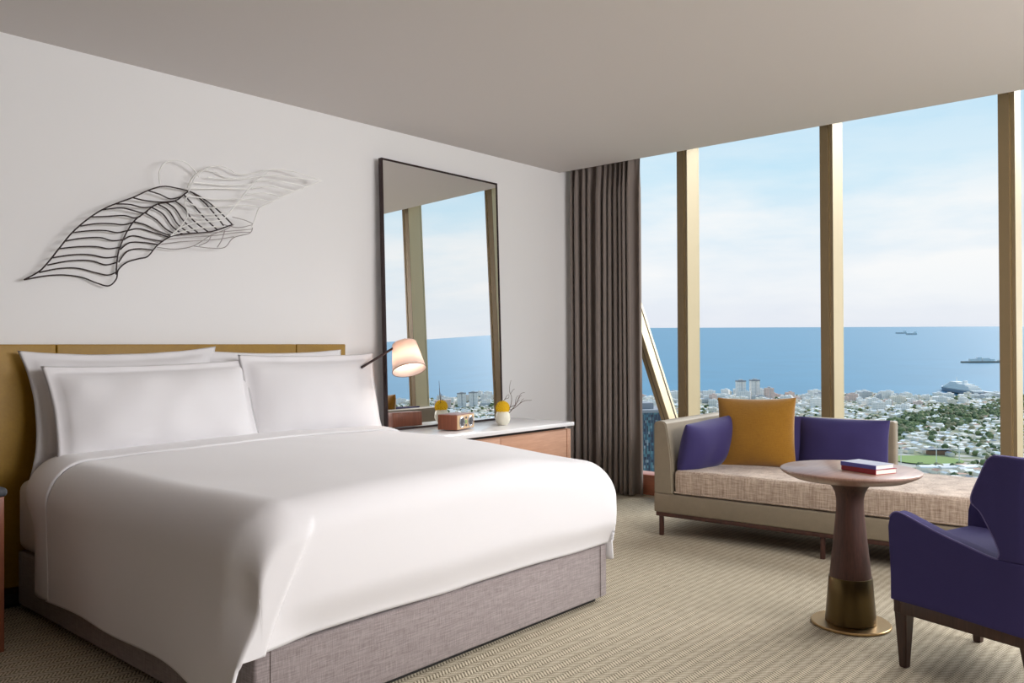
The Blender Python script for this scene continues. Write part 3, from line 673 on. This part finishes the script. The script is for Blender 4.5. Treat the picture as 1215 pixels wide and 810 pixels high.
# local: x = right side (0 at centre, left panel at -.28), y = forward (front edge at +.27)
HW, FR, BK, RC = .28, .27, -.29, .10
s_side = (FR-(BK+RC)); s_arc = PI/2*RC; s_back = 2*(HW-RC); TOT = 2*(s_side+s_arc)+s_back
def path(a):
    """outer plan outline from left front round the back to right front"""
    if a > TOT/2: x, y, nx, ny = path(TOT-a); return -x, y, -nx, ny
    if a < s_side: return -HW, FR-a, -1, 0
    a -= s_side
    if a < s_arc: t = a/RC; return -HW+RC-RC*math.cos(t), BK+RC-RC*math.sin(t), -math.cos(t), -math.sin(t)
    a -= s_arc
    return -HW+RC+a, BK, 0, -1
def interp(T, x):
    for (x0, y0), (x1, y1) in zip(T, T[1:]):
        if x <= x1: t = (x-x0)/(x1-x0) if x1 > x0 else 0; return y0+(y1-y0)*t
    return T[-1][1]
ARM = smooth_path([(0, .52, 0), (.008, .558, 0), (.03, .58, 0), (.07, .576, 0), (.18, .538, 0), (.30, .505, 0), (.375, .486, 0), (.40, .484, 0)], 4)
ARM = [(p.x, p.y) for p in ARM]
BOTZ = [(0, .252), (.3, .250), (.8, .238), (3, .238)]
JZ = .484
def shell_low(u, v):
    a = u*TOT; e = min(a, TOT-a)
    zt_ = interp(ARM, e) if e < .40 else JZ
    zb_ = .250-.012*sstep(.1, .6, e)
    front = 1-.03*sstep(.0, .25, v)*(e < .02)
    x, y, nx, ny = path(a); z = zb_+(zt_-zb_)*v
    k = .016*sstep(.2, 1, (z-.25)/.35)
    return (x+nx*k, y+ny*k, z)
def us(n):       # denser near ends
    return n
lo_ = link('arm_shell', grid('arm_shell', shell_low, 150, 14), MT['purple_chair'], ch, smooth=45)
m_ = lo_.modifiers.new('t', 'SOLIDIFY'); m_.thickness = .055; m_.offset = -1
m_ = lo_.modifiers.new('b', 'BEVEL'); m_.width = .012; m_.segments = 3; m_.angle_limit = math.radians(50)
WING = smooth_path([(.484, .398, 0), (.495, .404, 0), (.51, .406, 0), (.545, .394, 0), (.59, .372, 0), (.636, .345, 0), (.66, .318, 0), (.69, .318, 0), (.75, .343, 0), (.81, .370, 0), (.83, .395, 0)], 4)
WING = [(p.x, p.y) for p in WING]
def shell_hi(u, v):
    z0 = JZ; z1 = .828
    z = z0+(z1-z0)*v
    st_ = interp(WING, z)
    a = st_+(TOT-2*st_)*u; e = min(a, TOT-a)
    x, y, nx, ny = path(a)
    zz = z-(.014*sstep(.42, .7, e))*v
    k = .016*sstep(.2, 1, (zz-.25)/.35)
    lean = -.05*sstep(.55, .83, zz)*sstep(.45, .6, e)*0
    return (x+nx*k, y+ny*k+lean, zz)
hi_ = link('backrest', grid('backrest', shell_hi, 120, 36), MT['purple_chair'], ch, smooth=45)
m_ = hi_.modifiers.new('t', 'SOLIDIFY'); m_.thickness = .055; m_.offset = -1
m_ = hi_.modifiers.new('b', 'BEVEL'); m_.width = .012; m_.segments = 3; m_.angle_limit = math.radians(50)
# welt piping along the visible edges
def on_shell(a, z, out=.002):
    x, y, nx, ny = path(a); k = .016*sstep(.2, 1, (z-.25)/.35)+out-.006
    return Vector((x+nx*k, y+ny*k, z))
for flip in (0, 1):
    pts = [on_shell(e, z+.001) for e, z in ARM[4:]]+[on_shell(e-.001, z) for z, e in WING[1:]]+[on_shell(e, .829-.014*sstep(.42, .7, e)) for e in [.40+i*.03 for i in range(int((TOT/2-.40)/.03)+1)]]
    if flip: pts = [Vector((-p.x, p.y, p.z)) for p in pts]
    tube('piping', pts, .0035, MT['piping'], ch, n=8)
box('seat', (-HW+.05, HW-.05, BK+.05, FR-.005, .30, .475), MT['purple_chair'], ch, bev=.035, seg=5)
box('seat_deck', (-HW+.01, HW-.01, BK+.03, FR-.01, .246, .30), MT['purple_chair'], ch, bev=.004)
box('apron', (-HW+.004, HW-.004, FR-.035, FR-.010, .205, .252), MT['dark_wood'], ch, bev=.003)
for sx in (-1, 1):
    x0, x1 = sorted((sx*(HW-.004), sx*(HW-.030)))
    box('apron', (x0, x1, BK+.07, FR-.04, .205, .252), MT['dark_wood'], ch, bev=.003)
box('apron', (-HW+.05, HW-.05, BK+.01, BK+.035, .200, .246), MT['dark_wood'], ch, bev=.003)
for sx in (-1, 1):
    o = link('leg', taper_me('leg', (.030, .026), (.014, .014), .250, 0, (0, 0)), MT['dark_wood'], ch, smooth=30); o.location = (sx*(HW-.034), FR-.034, 0)
    o = link('leg', taper_me('leg', (.028, .028), (.015, .015), .245, 0, (sx*.01, -.035)), MT['dark_wood'], ch, smooth=30); o.location = (sx*(HW-.040), BK+.085, 0)

# ---------------------------------------------------------------- the world outside: bay, suburb, harbour (real metres)
ALT = 220.0; SLOPE = .0234
CAM_AZ = math.atan2(FWD0.y, FWD0.x)
def ground(x, y):
    r = math.hypot(x, y); az = math.atan2(y, x)
    k = sstep(math.radians(6), math.radians(-36), az)
    return -ALT+SLOPE*(x*FWD0.x+y*FWD0.y)+.048*k*r
def E_(lat, fwd): p = FWD0*fwd+RIGHT*lat; return p.x, p.y
def EP(px, fwd): return E_((px-607.5)/F_PX*fwd, fwd)          # point on the ground in the direction of a bearing, at a distance
def polar(name, r0, r1, nr, a0, a1, na, dz, coast=None):
    v = []; f = []
    for i in range(nr):
        for j in range(na):
            a = math.radians(a0+(a1-a0)*j/(na-1)); R_ = r1 if coast is None else coast(a)
            r = r0*(R_/r0)**(i/(nr-1)); x, y = r*math.cos(a), r*math.sin(a)
            v.append((x, y, ground(x, y)+dz))
    for i in range(nr-1):
        for j in range(na-1): f.append((i*na+j, (i+1)*na+j, (i+1)*na+j+1, i*na+j+1))
    return mesh(name, v, f)
def coast_r(a):
    c = math.cos(a-CAM_AZ)
    base = 2640/max(c, .35) if a > 0 else 2640/max(math.cos(-CAM_AZ), .35)
    if a <= 0: base = 2640/math.cos(CAM_AZ)*(1-.15*sstep(0, math.radians(-40), a))
    return base*(1+.018*math.sin(a*23)+.012*math.sin(a*61+1))
m, t, b, n, l = newmat('sea_water')
b.inputs['Base Color'].default_value = (.035, .165, .27, 1); b.inputs['Roughness'].default_value = .35
c = n('ShaderNodeTexCoord'); p = n('ShaderNodeMapping'); p.inputs['Scale'].default_value = (.004, .004, .004); z = n('ShaderNodeTexNoise'); z.inputs['Scale'].default_value = 1; z.inputs['Detail'].default_value = 8
l(c.outputs['Object'], p.inputs[0]); l(p.outputs[0], z.inputs[0]); r = n('ShaderNodeValToRGB'); r.color_ramp.elements[0].position = .3; r.color_ramp.elements[1].position = .7
r.color_ramp.elements[0].color = (.008, .165, .28, 1); r.color_ramp.elements[1].color = (.014, .20, .33, 1); l(z.outputs[0], r.inputs[0]); l(r.outputs[0], b.inputs['Base Color'])
MT['sea'] = m
m, t, b, n, l = newmat('suburb_ground')
c = n('ShaderNodeTexCoord'); p = n('ShaderNodeMapping'); p.inputs['Scale'].default_value = (.035, .035, .035); z = n('ShaderNodeTexVoronoi'); z.inputs['Scale'].default_value = 1
l(c.outputs['Object'], p.inputs[0]); l(p.outputs[0], z.inputs[0]); r = n('ShaderNodeValToRGB'); s = n('ShaderNodeSeparateColor'); l(z.outputs['Color'], s.inputs[0]); l(s.outputs[0], r.inputs[0])
r.color_ramp.interpolation = 'CONSTANT'
while len(r.color_ramp.elements) < 4: r.color_ramp.elements.new(.5)
for e, (q, col) in zip(r.color_ramp.elements, ((0, (.24, .24, .13)), (.35, (.45, .40, .32)), (.6, (.50, .45, .38)), (.8, (.18, .20, .09)))): e.position = q; e.color = (*col, 1)
l(r.outputs[0], b.inputs['Base Color']); b.inputs['Roughness'].default_value = 1
MT['suburb'] = m
MT['grass_field'] = plain('sports_grass', (.22, .30, .08), 1)
ROOFS = [plain('roof_white', (.88, .85, .80), .7), plain('roof_pale', (.70, .67, .63), .7), plain('roof_clay', (.50, .28, .19), .8), plain('roof_grey', (.30, .30, .31), .8), plain('roof_cream', (.74, .66, .55), .8)]
WALLM = plain('house_wall', (.92, .82, .68), .9)
FOL = [plain('foliage_dark', (.085, .115, .045), 1), plain('foliage_mid', (.18, .21, .085), 1), plain('foliage_olive', (.27, .24, .13), 1)]
def block_mat(name, wall, glass, fh=3.4, bw=4.0):
    m, t, b, n, l = newmat(name)
    c = n('ShaderNodeTexCoord'); s = n('ShaderNodeSeparateXYZ'); l(c.outputs['Object'], s.inputs[0])
    a = mathn(n, l, 'PINGPONG', mathn(n, l, 'MULTIPLY', s.outputs['Z'], 1/fh), .5); d = mathn(n, l, 'PINGPONG', mathn(n, l, 'MULTIPLY', mathn(n, l, 'ADD', s.outputs['X'], s.outputs['Y']), 1/bw), .5)
    k = mathn(n, l, 'MULTIPLY', mathn(n, l, 'GREATER_THAN', a, .27), mathn(n, l, 'GREATER_THAN', d, .2))
    g = n('ShaderNodeNewGeometry'); sg = n('ShaderNodeSeparateXYZ'); l(g.outputs['Normal'], sg.inputs[0]); k = mathn(n, l, 'MULTIPLY', k, mathn(n, l, 'LESS_THAN', sg.outputs['Z'], .5))
    x = n('ShaderNodeMixRGB'); l(k, x.inputs[0]); x.inputs[1].default_value = (*wall, 1); x.inputs[2].default_value = (*glass, 1); l(x.outputs[0], b.inputs['Base Color']); b.inputs['Roughness'].default_value = .7
    return m
BL = [block_mat('block_white', (.92, .87, .80), (.42, .42, .42)), block_mat('block_cream', (.88, .78, .64), (.38, .36, .33)), block_mat('block_rose', (.80, .58, .48), (.38, .32, .30)), block_mat('block_grey', (.62, .60, .58), (.26, .27, .29))]

ST(link('sea', polar('sea', 40, 180000, 90, -88, 88, 120, -6), MT['sea'], smooth=180))
ST(link('land', polar('land', 40, 0, 60, -88, 88, 240, 0, coast_r), MT['suburb'], smooth=180))

def house_geo(w, d, h, rh):
    v = [(-w, -d, 0), (w, -d, 0), (w, d, 0), (-w, d, 0), (-w, -d, h), (w, -d, h), (w, d, h), (-w, d, h), (-w, 0, h+rh), (w, 0, h+rh)]
    f = [(0, 1, 5, 4), (2, 3, 7, 6), (3, 0, 4, 8, 7), (1, 2, 6, 9, 5), (4, 5, 9, 8), (6, 7, 8, 9)]
    return v, f, [0, 0, 0, 0, 1, 1]
def flat_geo(w, d, h, rh):
    v = [(sx*w, sy*d, z) for z in (0, h) for sx, sy in ((-1, -1), (1, -1), (1, 1), (-1, 1))]
    f = [(0, 1, 5, 4), (1, 2, 6, 5), (2, 3, 7, 6), (3, 0, 4, 7), (4, 5, 6, 7)]
    return v, f, [0, 0, 0, 0, 1]
rr = random.Random(3)
def in_park(px, fwd):
    py = 388+ALT*F_PX/fwd
    c = 512-(px-1050)*.20+4*math.sin(px*.05)          # belt of trees rising to the right
    return px > 1035 and abs(py-c) < 10+3*math.sin(px*.09)
houses = []; trees = []
def sector(az_mid, half, f0, f1, direct):
    dirv = Vector((math.cos(az_mid), math.sin(az_mid), 0)); lt = Vector((dirv.y, -dirv.x, 0)); th = math.radians(24)
    g1, g2 = 24.0, 19.0
    ux = Vector((math.cos(th), math.sin(th))); uy = Vector((-ux.y, ux.x))
    K = int(f1*1.35/g2)
    for i in range(-K, K):
        for j in range(-K, K):
            if i % 7 == 0: continue
            a = i*g1+rr.uniform(-4, 4); bb = j*g2*(1+.0)+rr.uniform(-3, 3)
            lat = ux.x*a+uy.x*bb; fw = ux.y*a+uy.y*bb
            if fw < f0 or fw > f1 or abs(math.atan2(lat, fw)) > half: continue
            P = dirv*fw+lt*lat
            x, y = P.x, P.y; R_ = math.hypot(x, y); az = math.atan2(y, x)
            if R_ > coast_r(az)-25: continue
            cf_ = x*FWD0.x+y*FWD0.y; px = 607.5+(x*RIGHT.x+y*RIGHT.y)/max(1, cf_)*F_PX
            park = direct and in_park(px, cf_)
            field = direct and (math.hypot((x-FX), (y-FY)) < 75)
            if field: continue
            if (not park or rr.random() < .25) and rr.random() < .93:
                houses.append((x, y, rr.uniform(5, 9.5), rr.uniform(4.2, 7), rr.uniform(3, 6.5), rr.uniform(1.2, 2.6), th+az_mid+(PI/2 if rr.random() < .5 else 0), rr.choices([0, 1, 2, 3, 4], [48, 20, 9, 9, 14])[0], rr.random() < .22, cf_, px, direct))
            nt_ = 3 if park else rr.choice([0, 0, 1, 1, 2])
            for _ in range(nt_):
                tx, ty = x+rr.uniform(-12, 12), y+rr.uniform(-10, 10)
                trees.append((tx, ty, rr.uniform(3.2, 6.4)*(1.15 if park else 1), rr.choice([0, 0, 1, 1, 2]), x*FWD0.x+y*FWD0.y, px, direct))
FX, FY = EP(1097, 1365)
sector(CAM_AZ-math.radians(21), math.radians(17), 1120, 3100, True)
sector(math.radians(-45), math.radians(13), 1050, 3300, False)
vis = lambda px, fwd: (757 < px < 1200) and (388+ALT*F_PX/fwd < (556 if px > 1057 else 494))
houses.sort(key=lambda h: (not (h[11] and vis(h[10], h[9])), h[9]))
trees.sort(key=lambda h: (not (h[6] and vis(h[5], h[4])), h[4]))
hm_ = {}
LBH = ['small white roofed house among the trees of the bayside suburb', 'small pale grey roofed house among the trees of the bayside suburb', 'small clay tiled roof house among the trees of the bayside suburb', 'small dark grey roofed house among the trees of the bayside suburb', 'small cream roofed house among the trees of the bayside suburb']
GRH = ['white roofed suburb houses', 'pale grey roofed suburb houses', 'clay roofed suburb houses', 'dark roofed suburb houses', 'cream roofed suburb houses']
for q in houses[:300]:
    x, y, w, d, h, rh, rot, k, flat = q[:9]
    key = (k, flat)
    if key not in hm_:
        v, f, mi = (flat_geo if flat else house_geo)(1, 1, 1, .42)
        me = mesh('house', v, f); me.materials.append(WALLM); me.materials.append(ROOFS[k])
        for p_, i in zip(me.polygons, mi): p_.material_index = i
        hm_[key] = me
    o = bpy.data.objects.new('house', hm_[key]); C.objects.link(o); o.location = (x, y, ground(x, y)-.3); o.rotation_euler = (0, 0, rot); o.scale = (w, d, h)
    tag(o, LBH[k], 'house', GRH[k])
V = []; Fc = []; MI = []
for q in houses[300:]:
    x, y, w, d, h, rh, rot, k, flat = q[:9]; gz = ground(x, y)-.3
    v, f, mi = (flat_geo if flat else house_geo)(w, d, h, rh); c_, s_n = math.cos(rot), math.sin(rot); o_ = len(V)
    V += [(x+a*c_-b_*s_n, y+a*s_n+b_*c_, gz+z_) for a, b_, z_ in v]; Fc += [tuple(o_+i for i in g) for g in f]; MI += [0 if i == 0 else 1+k for i in mi]
me = mesh('suburb_houses', V, Fc); me.materials.append(WALLM); [me.materials.append(r_) for r_ in ROOFS]
me.polygons.foreach_set('material_index', MI)
tag(link('suburb_houses', me), 'mass of tiny pale houses filling the suburb up to the shore', 'houses', kind='stuff')
bm = bmesh.new(); bmesh.ops.create_icosphere(bm, subdivisions=1, radius=1); ico_v = [tuple(q.co) for q in bm.verts]; ico_f = [tuple(q.index for q in g.verts) for g in bm.faces]; bm.free()
tv = {}
for k in range(3):
    bm = bmesh.new(); bmesh.ops.create_icosphere(bm, subdivisions=2, radius=1)
    for q in bm.verts: q.co *= 1+.28*noise.noise(q.co*2.3+Vector((k*7, 0, 0))); q.co.z = q.co.z*.85+.75
    bmesh.ops.create_cone(bm, segments=5, radius1=.09, radius2=.07, depth=.5, matrix=Matrix.Translation((0, 0, .05)))
    me = bpy.data.meshes.new('tree'); bm.to_mesh(me); bm.free(); me.materials.append(FOL[k]); tv[k] = me
LBT = ['round dark green tree between the suburb houses', 'round mid green tree between the suburb houses', 'round olive green tree between the suburb houses']
for q in trees[:300]:
    o = bpy.data.objects.new('tree', tv[q[3]]); C.objects.link(o); o.location = (q[0], q[1], ground(q[0], q[1])); o.scale = (q[2], q[2], q[2]*1.05); o.rotation_euler = (0, 0, q[0])
    tag(o, LBT[q[3]], 'tree', ['dark green suburb trees', 'mid green suburb trees', 'olive suburb trees'][q[3]])
V = []; Fc = []; MI = []
for q in trees[300:]:
    x, y, r_, k = q[:4]; gz = ground(x, y)+r_*.6; o_ = len(V)
    V += [(x+a*r_, y+b_*r_, gz+z_*r_*.85) for a, b_, z_ in ico_v]; Fc += [tuple(o_+i for i in g) for g in ico_f]; MI += [k]*len(ico_f)
me = mesh('suburb_trees', V, Fc); [me.materials.append(r_) for r_ in FOL]; me.polygons.foreach_set('material_index', MI)
tag(link('suburb_trees', me), 'mass of green tree crowns between the suburb houses', 'trees', kind='stuff')

# apartment blocks by the water
bk_me = {}
COLN = ['white', 'cream', 'rose', 'grey']
def blk(x, y, w, d, h, rot, k, name='apartment_block', label='%s flat roofed apartment block near the shoreline', group='%s waterfront apartment blocks'):
    label = label % COLN[k]; group = group % COLN[k]
    hh = max(2, round(h/4))*4; ww = round(w/4)*4 or 4; key = (k, ww, round(d/4)*4, hh)
    if key not in bk_me:
        a, b_, c_ = key[1]/2, key[2]/2, key[3]
        v = []; f = []
        for (x0, x1, y0, y1, z0, z1) in ((-a, a, -b_, b_, 0, c_), (-a*.55, a*.1, -b_*.5, b_*.5, c_, c_+3)):
            o_ = len(v); v += [(x0, y0, z0), (x1, y0, z0), (x1, y1, z0), (x0, y1, z0), (x0, y0, z1), (x1, y0, z1), (x1, y1, z1), (x0, y1, z1)]
            f += [tuple(o_+i for i in g) for g in ((0, 1, 5, 4), (1, 2, 6, 5), (2, 3, 7, 6), (3, 0, 4, 7), (4, 5, 6, 7))]
        me = mesh(name, v, f); me.materials.append(BL[k]); bk_me[key] = me
    o = bpy.data.objects.new(name, bk_me[key]); C.objects.link(o); o.location = (x, y, ground(x, y)-.5); o.rotation_euler = (0, 0, rot)
    return tag(o, label, 'building', group)
nb = 0
while nb < 170:
    fw = 2600-abs(rr.gauss(0, 190)); px = rr.uniform(735, 1230)
    if fw < 1900 or in_park(px, fw) or (px > 1095 and rr.random() < .5): continue
    x, y = EP(px, fw); blk(x, y, rr.uniform(14, 40), rr.uniform(12, 22), rr.uniform(8, 19) if rr.random() < .85 else rr.uniform(20, 30), CAM_AZ+PI/2+rr.uniform(-.5, .5), rr.choices([0, 1, 2, 3], [60, 22, 8, 10])[0]); nb += 1
for _ in range(110):
    a = math.radians(-45+rr.uniform(-13, 13)); R_ = coast_r(a)-40-abs(rr.gauss(0, 330))
    blk(R_*math.cos(a), R_*math.sin(a), rr.uniform(14, 44), rr.uniform(12, 24), rr.uniform(8, 26), a+PI/2+rr.uniform(-.5, .5), rr.choices([0, 1, 2, 3], [55, 22, 13, 10])[0], label='%s flat roofed apartment block near the shoreline seen in the mirror', group='%s apartment blocks seen in the mirror')

def tower(x, y, w, h, label, k=0, cap=True):
    e = empty('residential_tower', (x, y, ground(x, y)), CAM_AZ+PI/2+.1, label=label, cat='tower')
    m_w = BL[k]
    for sx in (-1, 1): box('shaft', (sx*w*.27-w*.21, sx*w*.27+w*.21, -w*.4, w*.4, 0, h*.88), m_w, e)
    box('core', (-w*.07, w*.07, -w*.33, w*.33, 0, h*.97), BL[3], e)
    if cap:
        box('crown', (-w*.5, w*.5, -w*.42, w*.42, h*.88, h*.95), ROOFS[3], e); box('plant_room', (-w*.2, w*.2, -w*.2, w*.2, h*.95, h*1.0), ROOFS[1], e)
    return e
x, y = EP(878.5, 2500); tower(x, y, 26, 62, 'white residential tower with dark crown on the shore, nearer the left of two twins')
x, y = EP(895, 2500); tower(x, y, 26, 64, 'white residential tower with dark crown on the shore, right hand one of two twins')
x, y = EP(912, 2470); tower(x, y, 24, 43, 'pinkish shorter tower on the shore right of the twin towers', 2, False)
for az_, w_, h_, k_ in ((-43.9, 52, 34, 2), (-42.6, 28, 50, 0), (-41.8, 28, 50, 0)):
    a = math.radians(az_); R_ = 2550
    e = tower(R_*math.cos(a), R_*math.sin(a), w_, h_, {-43.9: 'broad rose coloured tower seen in the mirror by the shore', -42.6: 'white twin tower with dark crown seen in the mirror, left hand one', -41.8: 'white twin tower with dark crown seen in the mirror, right hand one'}[az_], k_, k_ == 0)
    e.rotation_euler.z = a+PI/2

# near dark glass tower left of the daybed
m, t, b, n, l = newmat('curtain_wall')
c = n('ShaderNodeTexCoord'); s = n('ShaderNodeSeparateXYZ'); l(c.outputs['Object'], s.inputs[0]); cb = n('ShaderNodeCombineXYZ')
for i, (ax_, st_) in enumerate((('X', .62), ('Y', .62), ('Z', 1.15))): l(mathn(n, l, 'FLOOR', mathn(n, l, 'MULTIPLY', s.outputs[ax_], 1/st_)), cb.inputs[i])
wn = n('ShaderNodeTexWhiteNoise'); l(cb.outputs[0], wn.inputs[0]); r = n('ShaderNodeValToRGB'); l(wn.outputs['Value'], r.inputs[0]); r.color_ramp.interpolation = 'CONSTANT'
while len(r.color_ramp.elements) < 6: r.color_ramp.elements.new(.5)
for e, (q, col) in zip(r.color_ramp.elements, ((0, (.020, .035, .065)), (.38, (.035, .075, .12)), (.6, (.05, .15, .20)), (.76, (.10, .22, .24)), (.88, (.30, .36, .38)), (.95, (.02, .03, .05)))): e.position = q; e.color = (*col, 1)
l(r.outputs[0], b.inputs['Base Color']); b.inputs['Roughness'].default_value = .3
cw = m
x, y = EP(748, 350); tz = H-(487-411)/F_PX*350
e = empty('glass_tower', (x, y, ground(x, y)), CAM_AZ+PI/2+.15, label='dark blue green glass tower close by, between the curtain and the daybed', cat='tower')
th_ = tz-ground(x, y)
box('curtain_wall', (-13.5, 13.5, -12, 12, 0, th_), cw, e)
box('parapet', (-13.8, 13.8, -12.3, 12.3, th_-.1, th_+1.0), ROOFS[3], e)
box('plant_room', (-8, 7, -6, 6, th_+1, th_+3.4), ROOFS[3], e)
v = []; f = []
for i in range(19):
    xx = -13.5+27*i/18
    for yy in (-12, 12):
        o_ = len(v); v += [(xx-.09, yy-.25, th_-110), (xx+.09, yy-.25, th_-110), (xx+.09, yy+.25, th_-110), (xx-.09, yy+.25, th_-110), (xx-.09, yy-.25, th_), (xx+.09, yy-.25, th_), (xx+.09, yy+.25, th_), (xx-.09, yy+.25, th_)]
        f += [tuple(o_+q for q in g) for g in ((0, 1, 5, 4), (1, 2, 6, 5), (2, 3, 7, 6), (3, 0, 4, 7), (4, 5, 6, 7))]
tag(link('fins', mesh('fins', v, f), plain('tower_fin', (.10, .16, .18), .4), e), kind='stuff')

# playing field, stands, masts, white pavilions
gz = ground(FX, FY)
fld = lathe('playing_field', [(.5, .2), (45, .6), (56, .6), (56, .0)], MT['grass_field'], None, n=64, loc=(FX, FY, gz+.6)); tag(fld, 'round green playing field among the houses behind the daybed', 'field')
x, y = EP(1113, 1425)
e = empty('grandstand', (x, y, ground(x, y)), CAM_AZ+PI/2, label='long low grandstand with grey roof at the far side of the playing field', cat='grandstand')
box('seating', (-19, 19, -6, 6, 0, 6.5), plain('stand_brown', (.28, .15, .09), .9), e); box('roof', (-21, 21, -8, 6, 8.0, 9.2), ROOFS[3], e); box('fascia', (-21, 21, -8.4, -7.8, 7.4, 9.3), ROOFS[0], e)
for i in range(5): box('post', (-18+9*i-.3, -18+9*i+.3, -7.2, -6.6, 0, 8), ROOFS[0], e)
for px, fw, hgt, lab in ((1068, 1330, 27, 'slender white light mast at the left of the playing field'), (1110, 1330, 45, 'tall slender white light mast in front of the grandstand'), (1137, 1340, 44, 'tall slender white light mast at the right of the playing field')):
    x, y = EP(px, fw); e = empty('light_mast', (x, y, ground(x, y)), CAM_AZ+PI/2, label=lab, cat='mast')
    lathe('pole', [(.001, 0), (.75, 0), (.45, hgt), (.001, hgt)], ROOFS[0], e, n=8, cap=False); box('lamp_head', (-2.2, 2.2, -.4, .4, hgt-.5, hgt+2.0), ROOFS[0], e)
for i, (px, fw, w_, d_, k, lab) in enumerate(((1102, 1268, 17, 8, 0, 'white barrel roofed pavilion left of the pair below the playing field'), (1122, 1262, 12, 7, 1, 'grey white pavilion right of the pair below the playing field'), (1146, 1270, 11, 10, 0, 'white pavilion farthest right below the playing field'))):
    x, y = EP(px, fw); e = empty('pavilion', (x, y, ground(x, y)), CAM_AZ+PI/2+.12*i, label=lab, cat='building')
    box('hall', (-w_, w_, -d_, d_, 0, 5), WALLM, e)
    v = []; f = []
    for i_ in range(9):
        a = PI*i_/8
        for sx in (-1, 1): v.append((sx*(w_+.5), -d_*1.05*math.cos(a), 5+3.2*math.sin(a)))
    for i_ in range(8): f.append((2*i_, 2*i_+1, 2*i_+3, 2*i_+2))
    f.append([2*i_ for i_ in range(9)][::-1]); f.append([2*i_+1 for i_ in range(9)]); link('roof', mesh('roof', v, f), ROOFS[k], e)

# liner at the pier
x0, y0 = EP(1117, 2965); x1, y1 = EP(1161, 2600)
cx, cy = (x0+x1)/2, (y0+y1)/2; ln = math.hypot(x1-x0, y1-y0); an = math.atan2(y0-y1, x0-x1)
e = empty('cruise_ship', (cx, cy, ground(cx, cy)-3), an, label='large white cruise ship moored at the pier on the bay', cat='ship')
HWs = 20
def hull_me(Lh, Wh, z0, z1):
    st_ = [(-Lh/2, .8), (-Lh*.3, 1), (Lh*.15, 1), (Lh*.35, .75), (Lh*.46, .35), (Lh*.5, .02)]; v = []; f = []
    for xx, k in st_: v += [(xx, -Wh*k, z1), (xx-(Lh*.03 if xx > Lh*.3 else 0), -Wh*k*.8, z0), (xx-(Lh*.03 if xx > Lh*.3 else 0), Wh*k*.8, z0), (xx, Wh*k, z1)]
    m_n = len(st_)
    for i in range(m_n-1):
        for a, b_ in ((0, 1), (1, 2), (2, 3), (3, 0)): f.append((4*i+a, 4*i+b_, 4*(i+1)+b_, 4*(i+1)+a))
    f.append((0, 3, 2, 1)); return mesh('hull', v, f)
e.scale = (1, 1, .72)
link('hull', hull_me(ln, HWs, 0, 13), plain('ship_hull', (.30, .32, .36), .5), e)
link('upper_hull', hull_me(ln*.98, HWs*.98, 13, 19), ROOFS[0], e)
for i, (a, b_, z0) in enumerate(((-.42, .30, 19), (-.40, .26, 25), (-.36, .22, 31), (-.28, .18, 37), (-.05, .14, 43))): box('deck', (ln*a, ln*b_, -HWs*.9+i, HWs*.9-i, z0, z0+6), BL[0], e)
lathe('funnel', [(.1, 41), (9, 41), (7, 58), (.1, 58)], ROOFS[0], e, n=12, loc=(-ln*.16, 0, 0), cap=False); lathe('mast', [(.1, 49), (2.2, 49), (1, 70), (.1, 70)], ROOFS[0], e, n=8, loc=(ln*.06, 0, 0), cap=False)
xa, ya = EP(1169, 2560)
pr = box('pier', (-190, 170, -9, 9, -8, 5), ROOFS[1]); pr.location = ((cx+xa)/2+8, (cy+ya)/2-30, ground(cx, cy)+3); pr.rotation_euler = (0, 0, an); tag(pr, 'long pale pier running out beside the cruise ship', 'pier')
for px, fw, L_, lab in ((1069, 23500, 330, 'distant white cargo ship near the horizon, left one of two'), (1081, 20500, 290, 'distant white cargo ship near the horizon, right one of two')):
    x, y = EP(px, fw); e = empty('cargo_ship', (x, y, ground(x, y)), CAM_AZ+PI/2+.1, label=lab, cat='ship')
    link('hull', hull_me(L_, 25, -4, 34), ROOFS[1], e); box('bridge', (-L_*.45, -L_*.25, -20, 20, 34, 75), ROOFS[0], e)
x, y = EP(1178, 5030)
e = empty('breakwater', (x, y, ground(x, y)), CAM_AZ+PI/2, label='low breakwater with small white sheds out in the bay', cat='breakwater')
box('rock_bank', (-170, 190, -14, 14, -8, 4), plain('rock', (.30, .27, .22), 1), e)
for i, (xx, w_, h_) in enumerate(((10, 16, 14), (45, 22, 20), (85, 14, 26), (120, 24, 16), (-40, 12, 10))): box('shed', (xx-w_, xx+w_, -9, 9, 3, 3+h_), ROOFS[0], e)
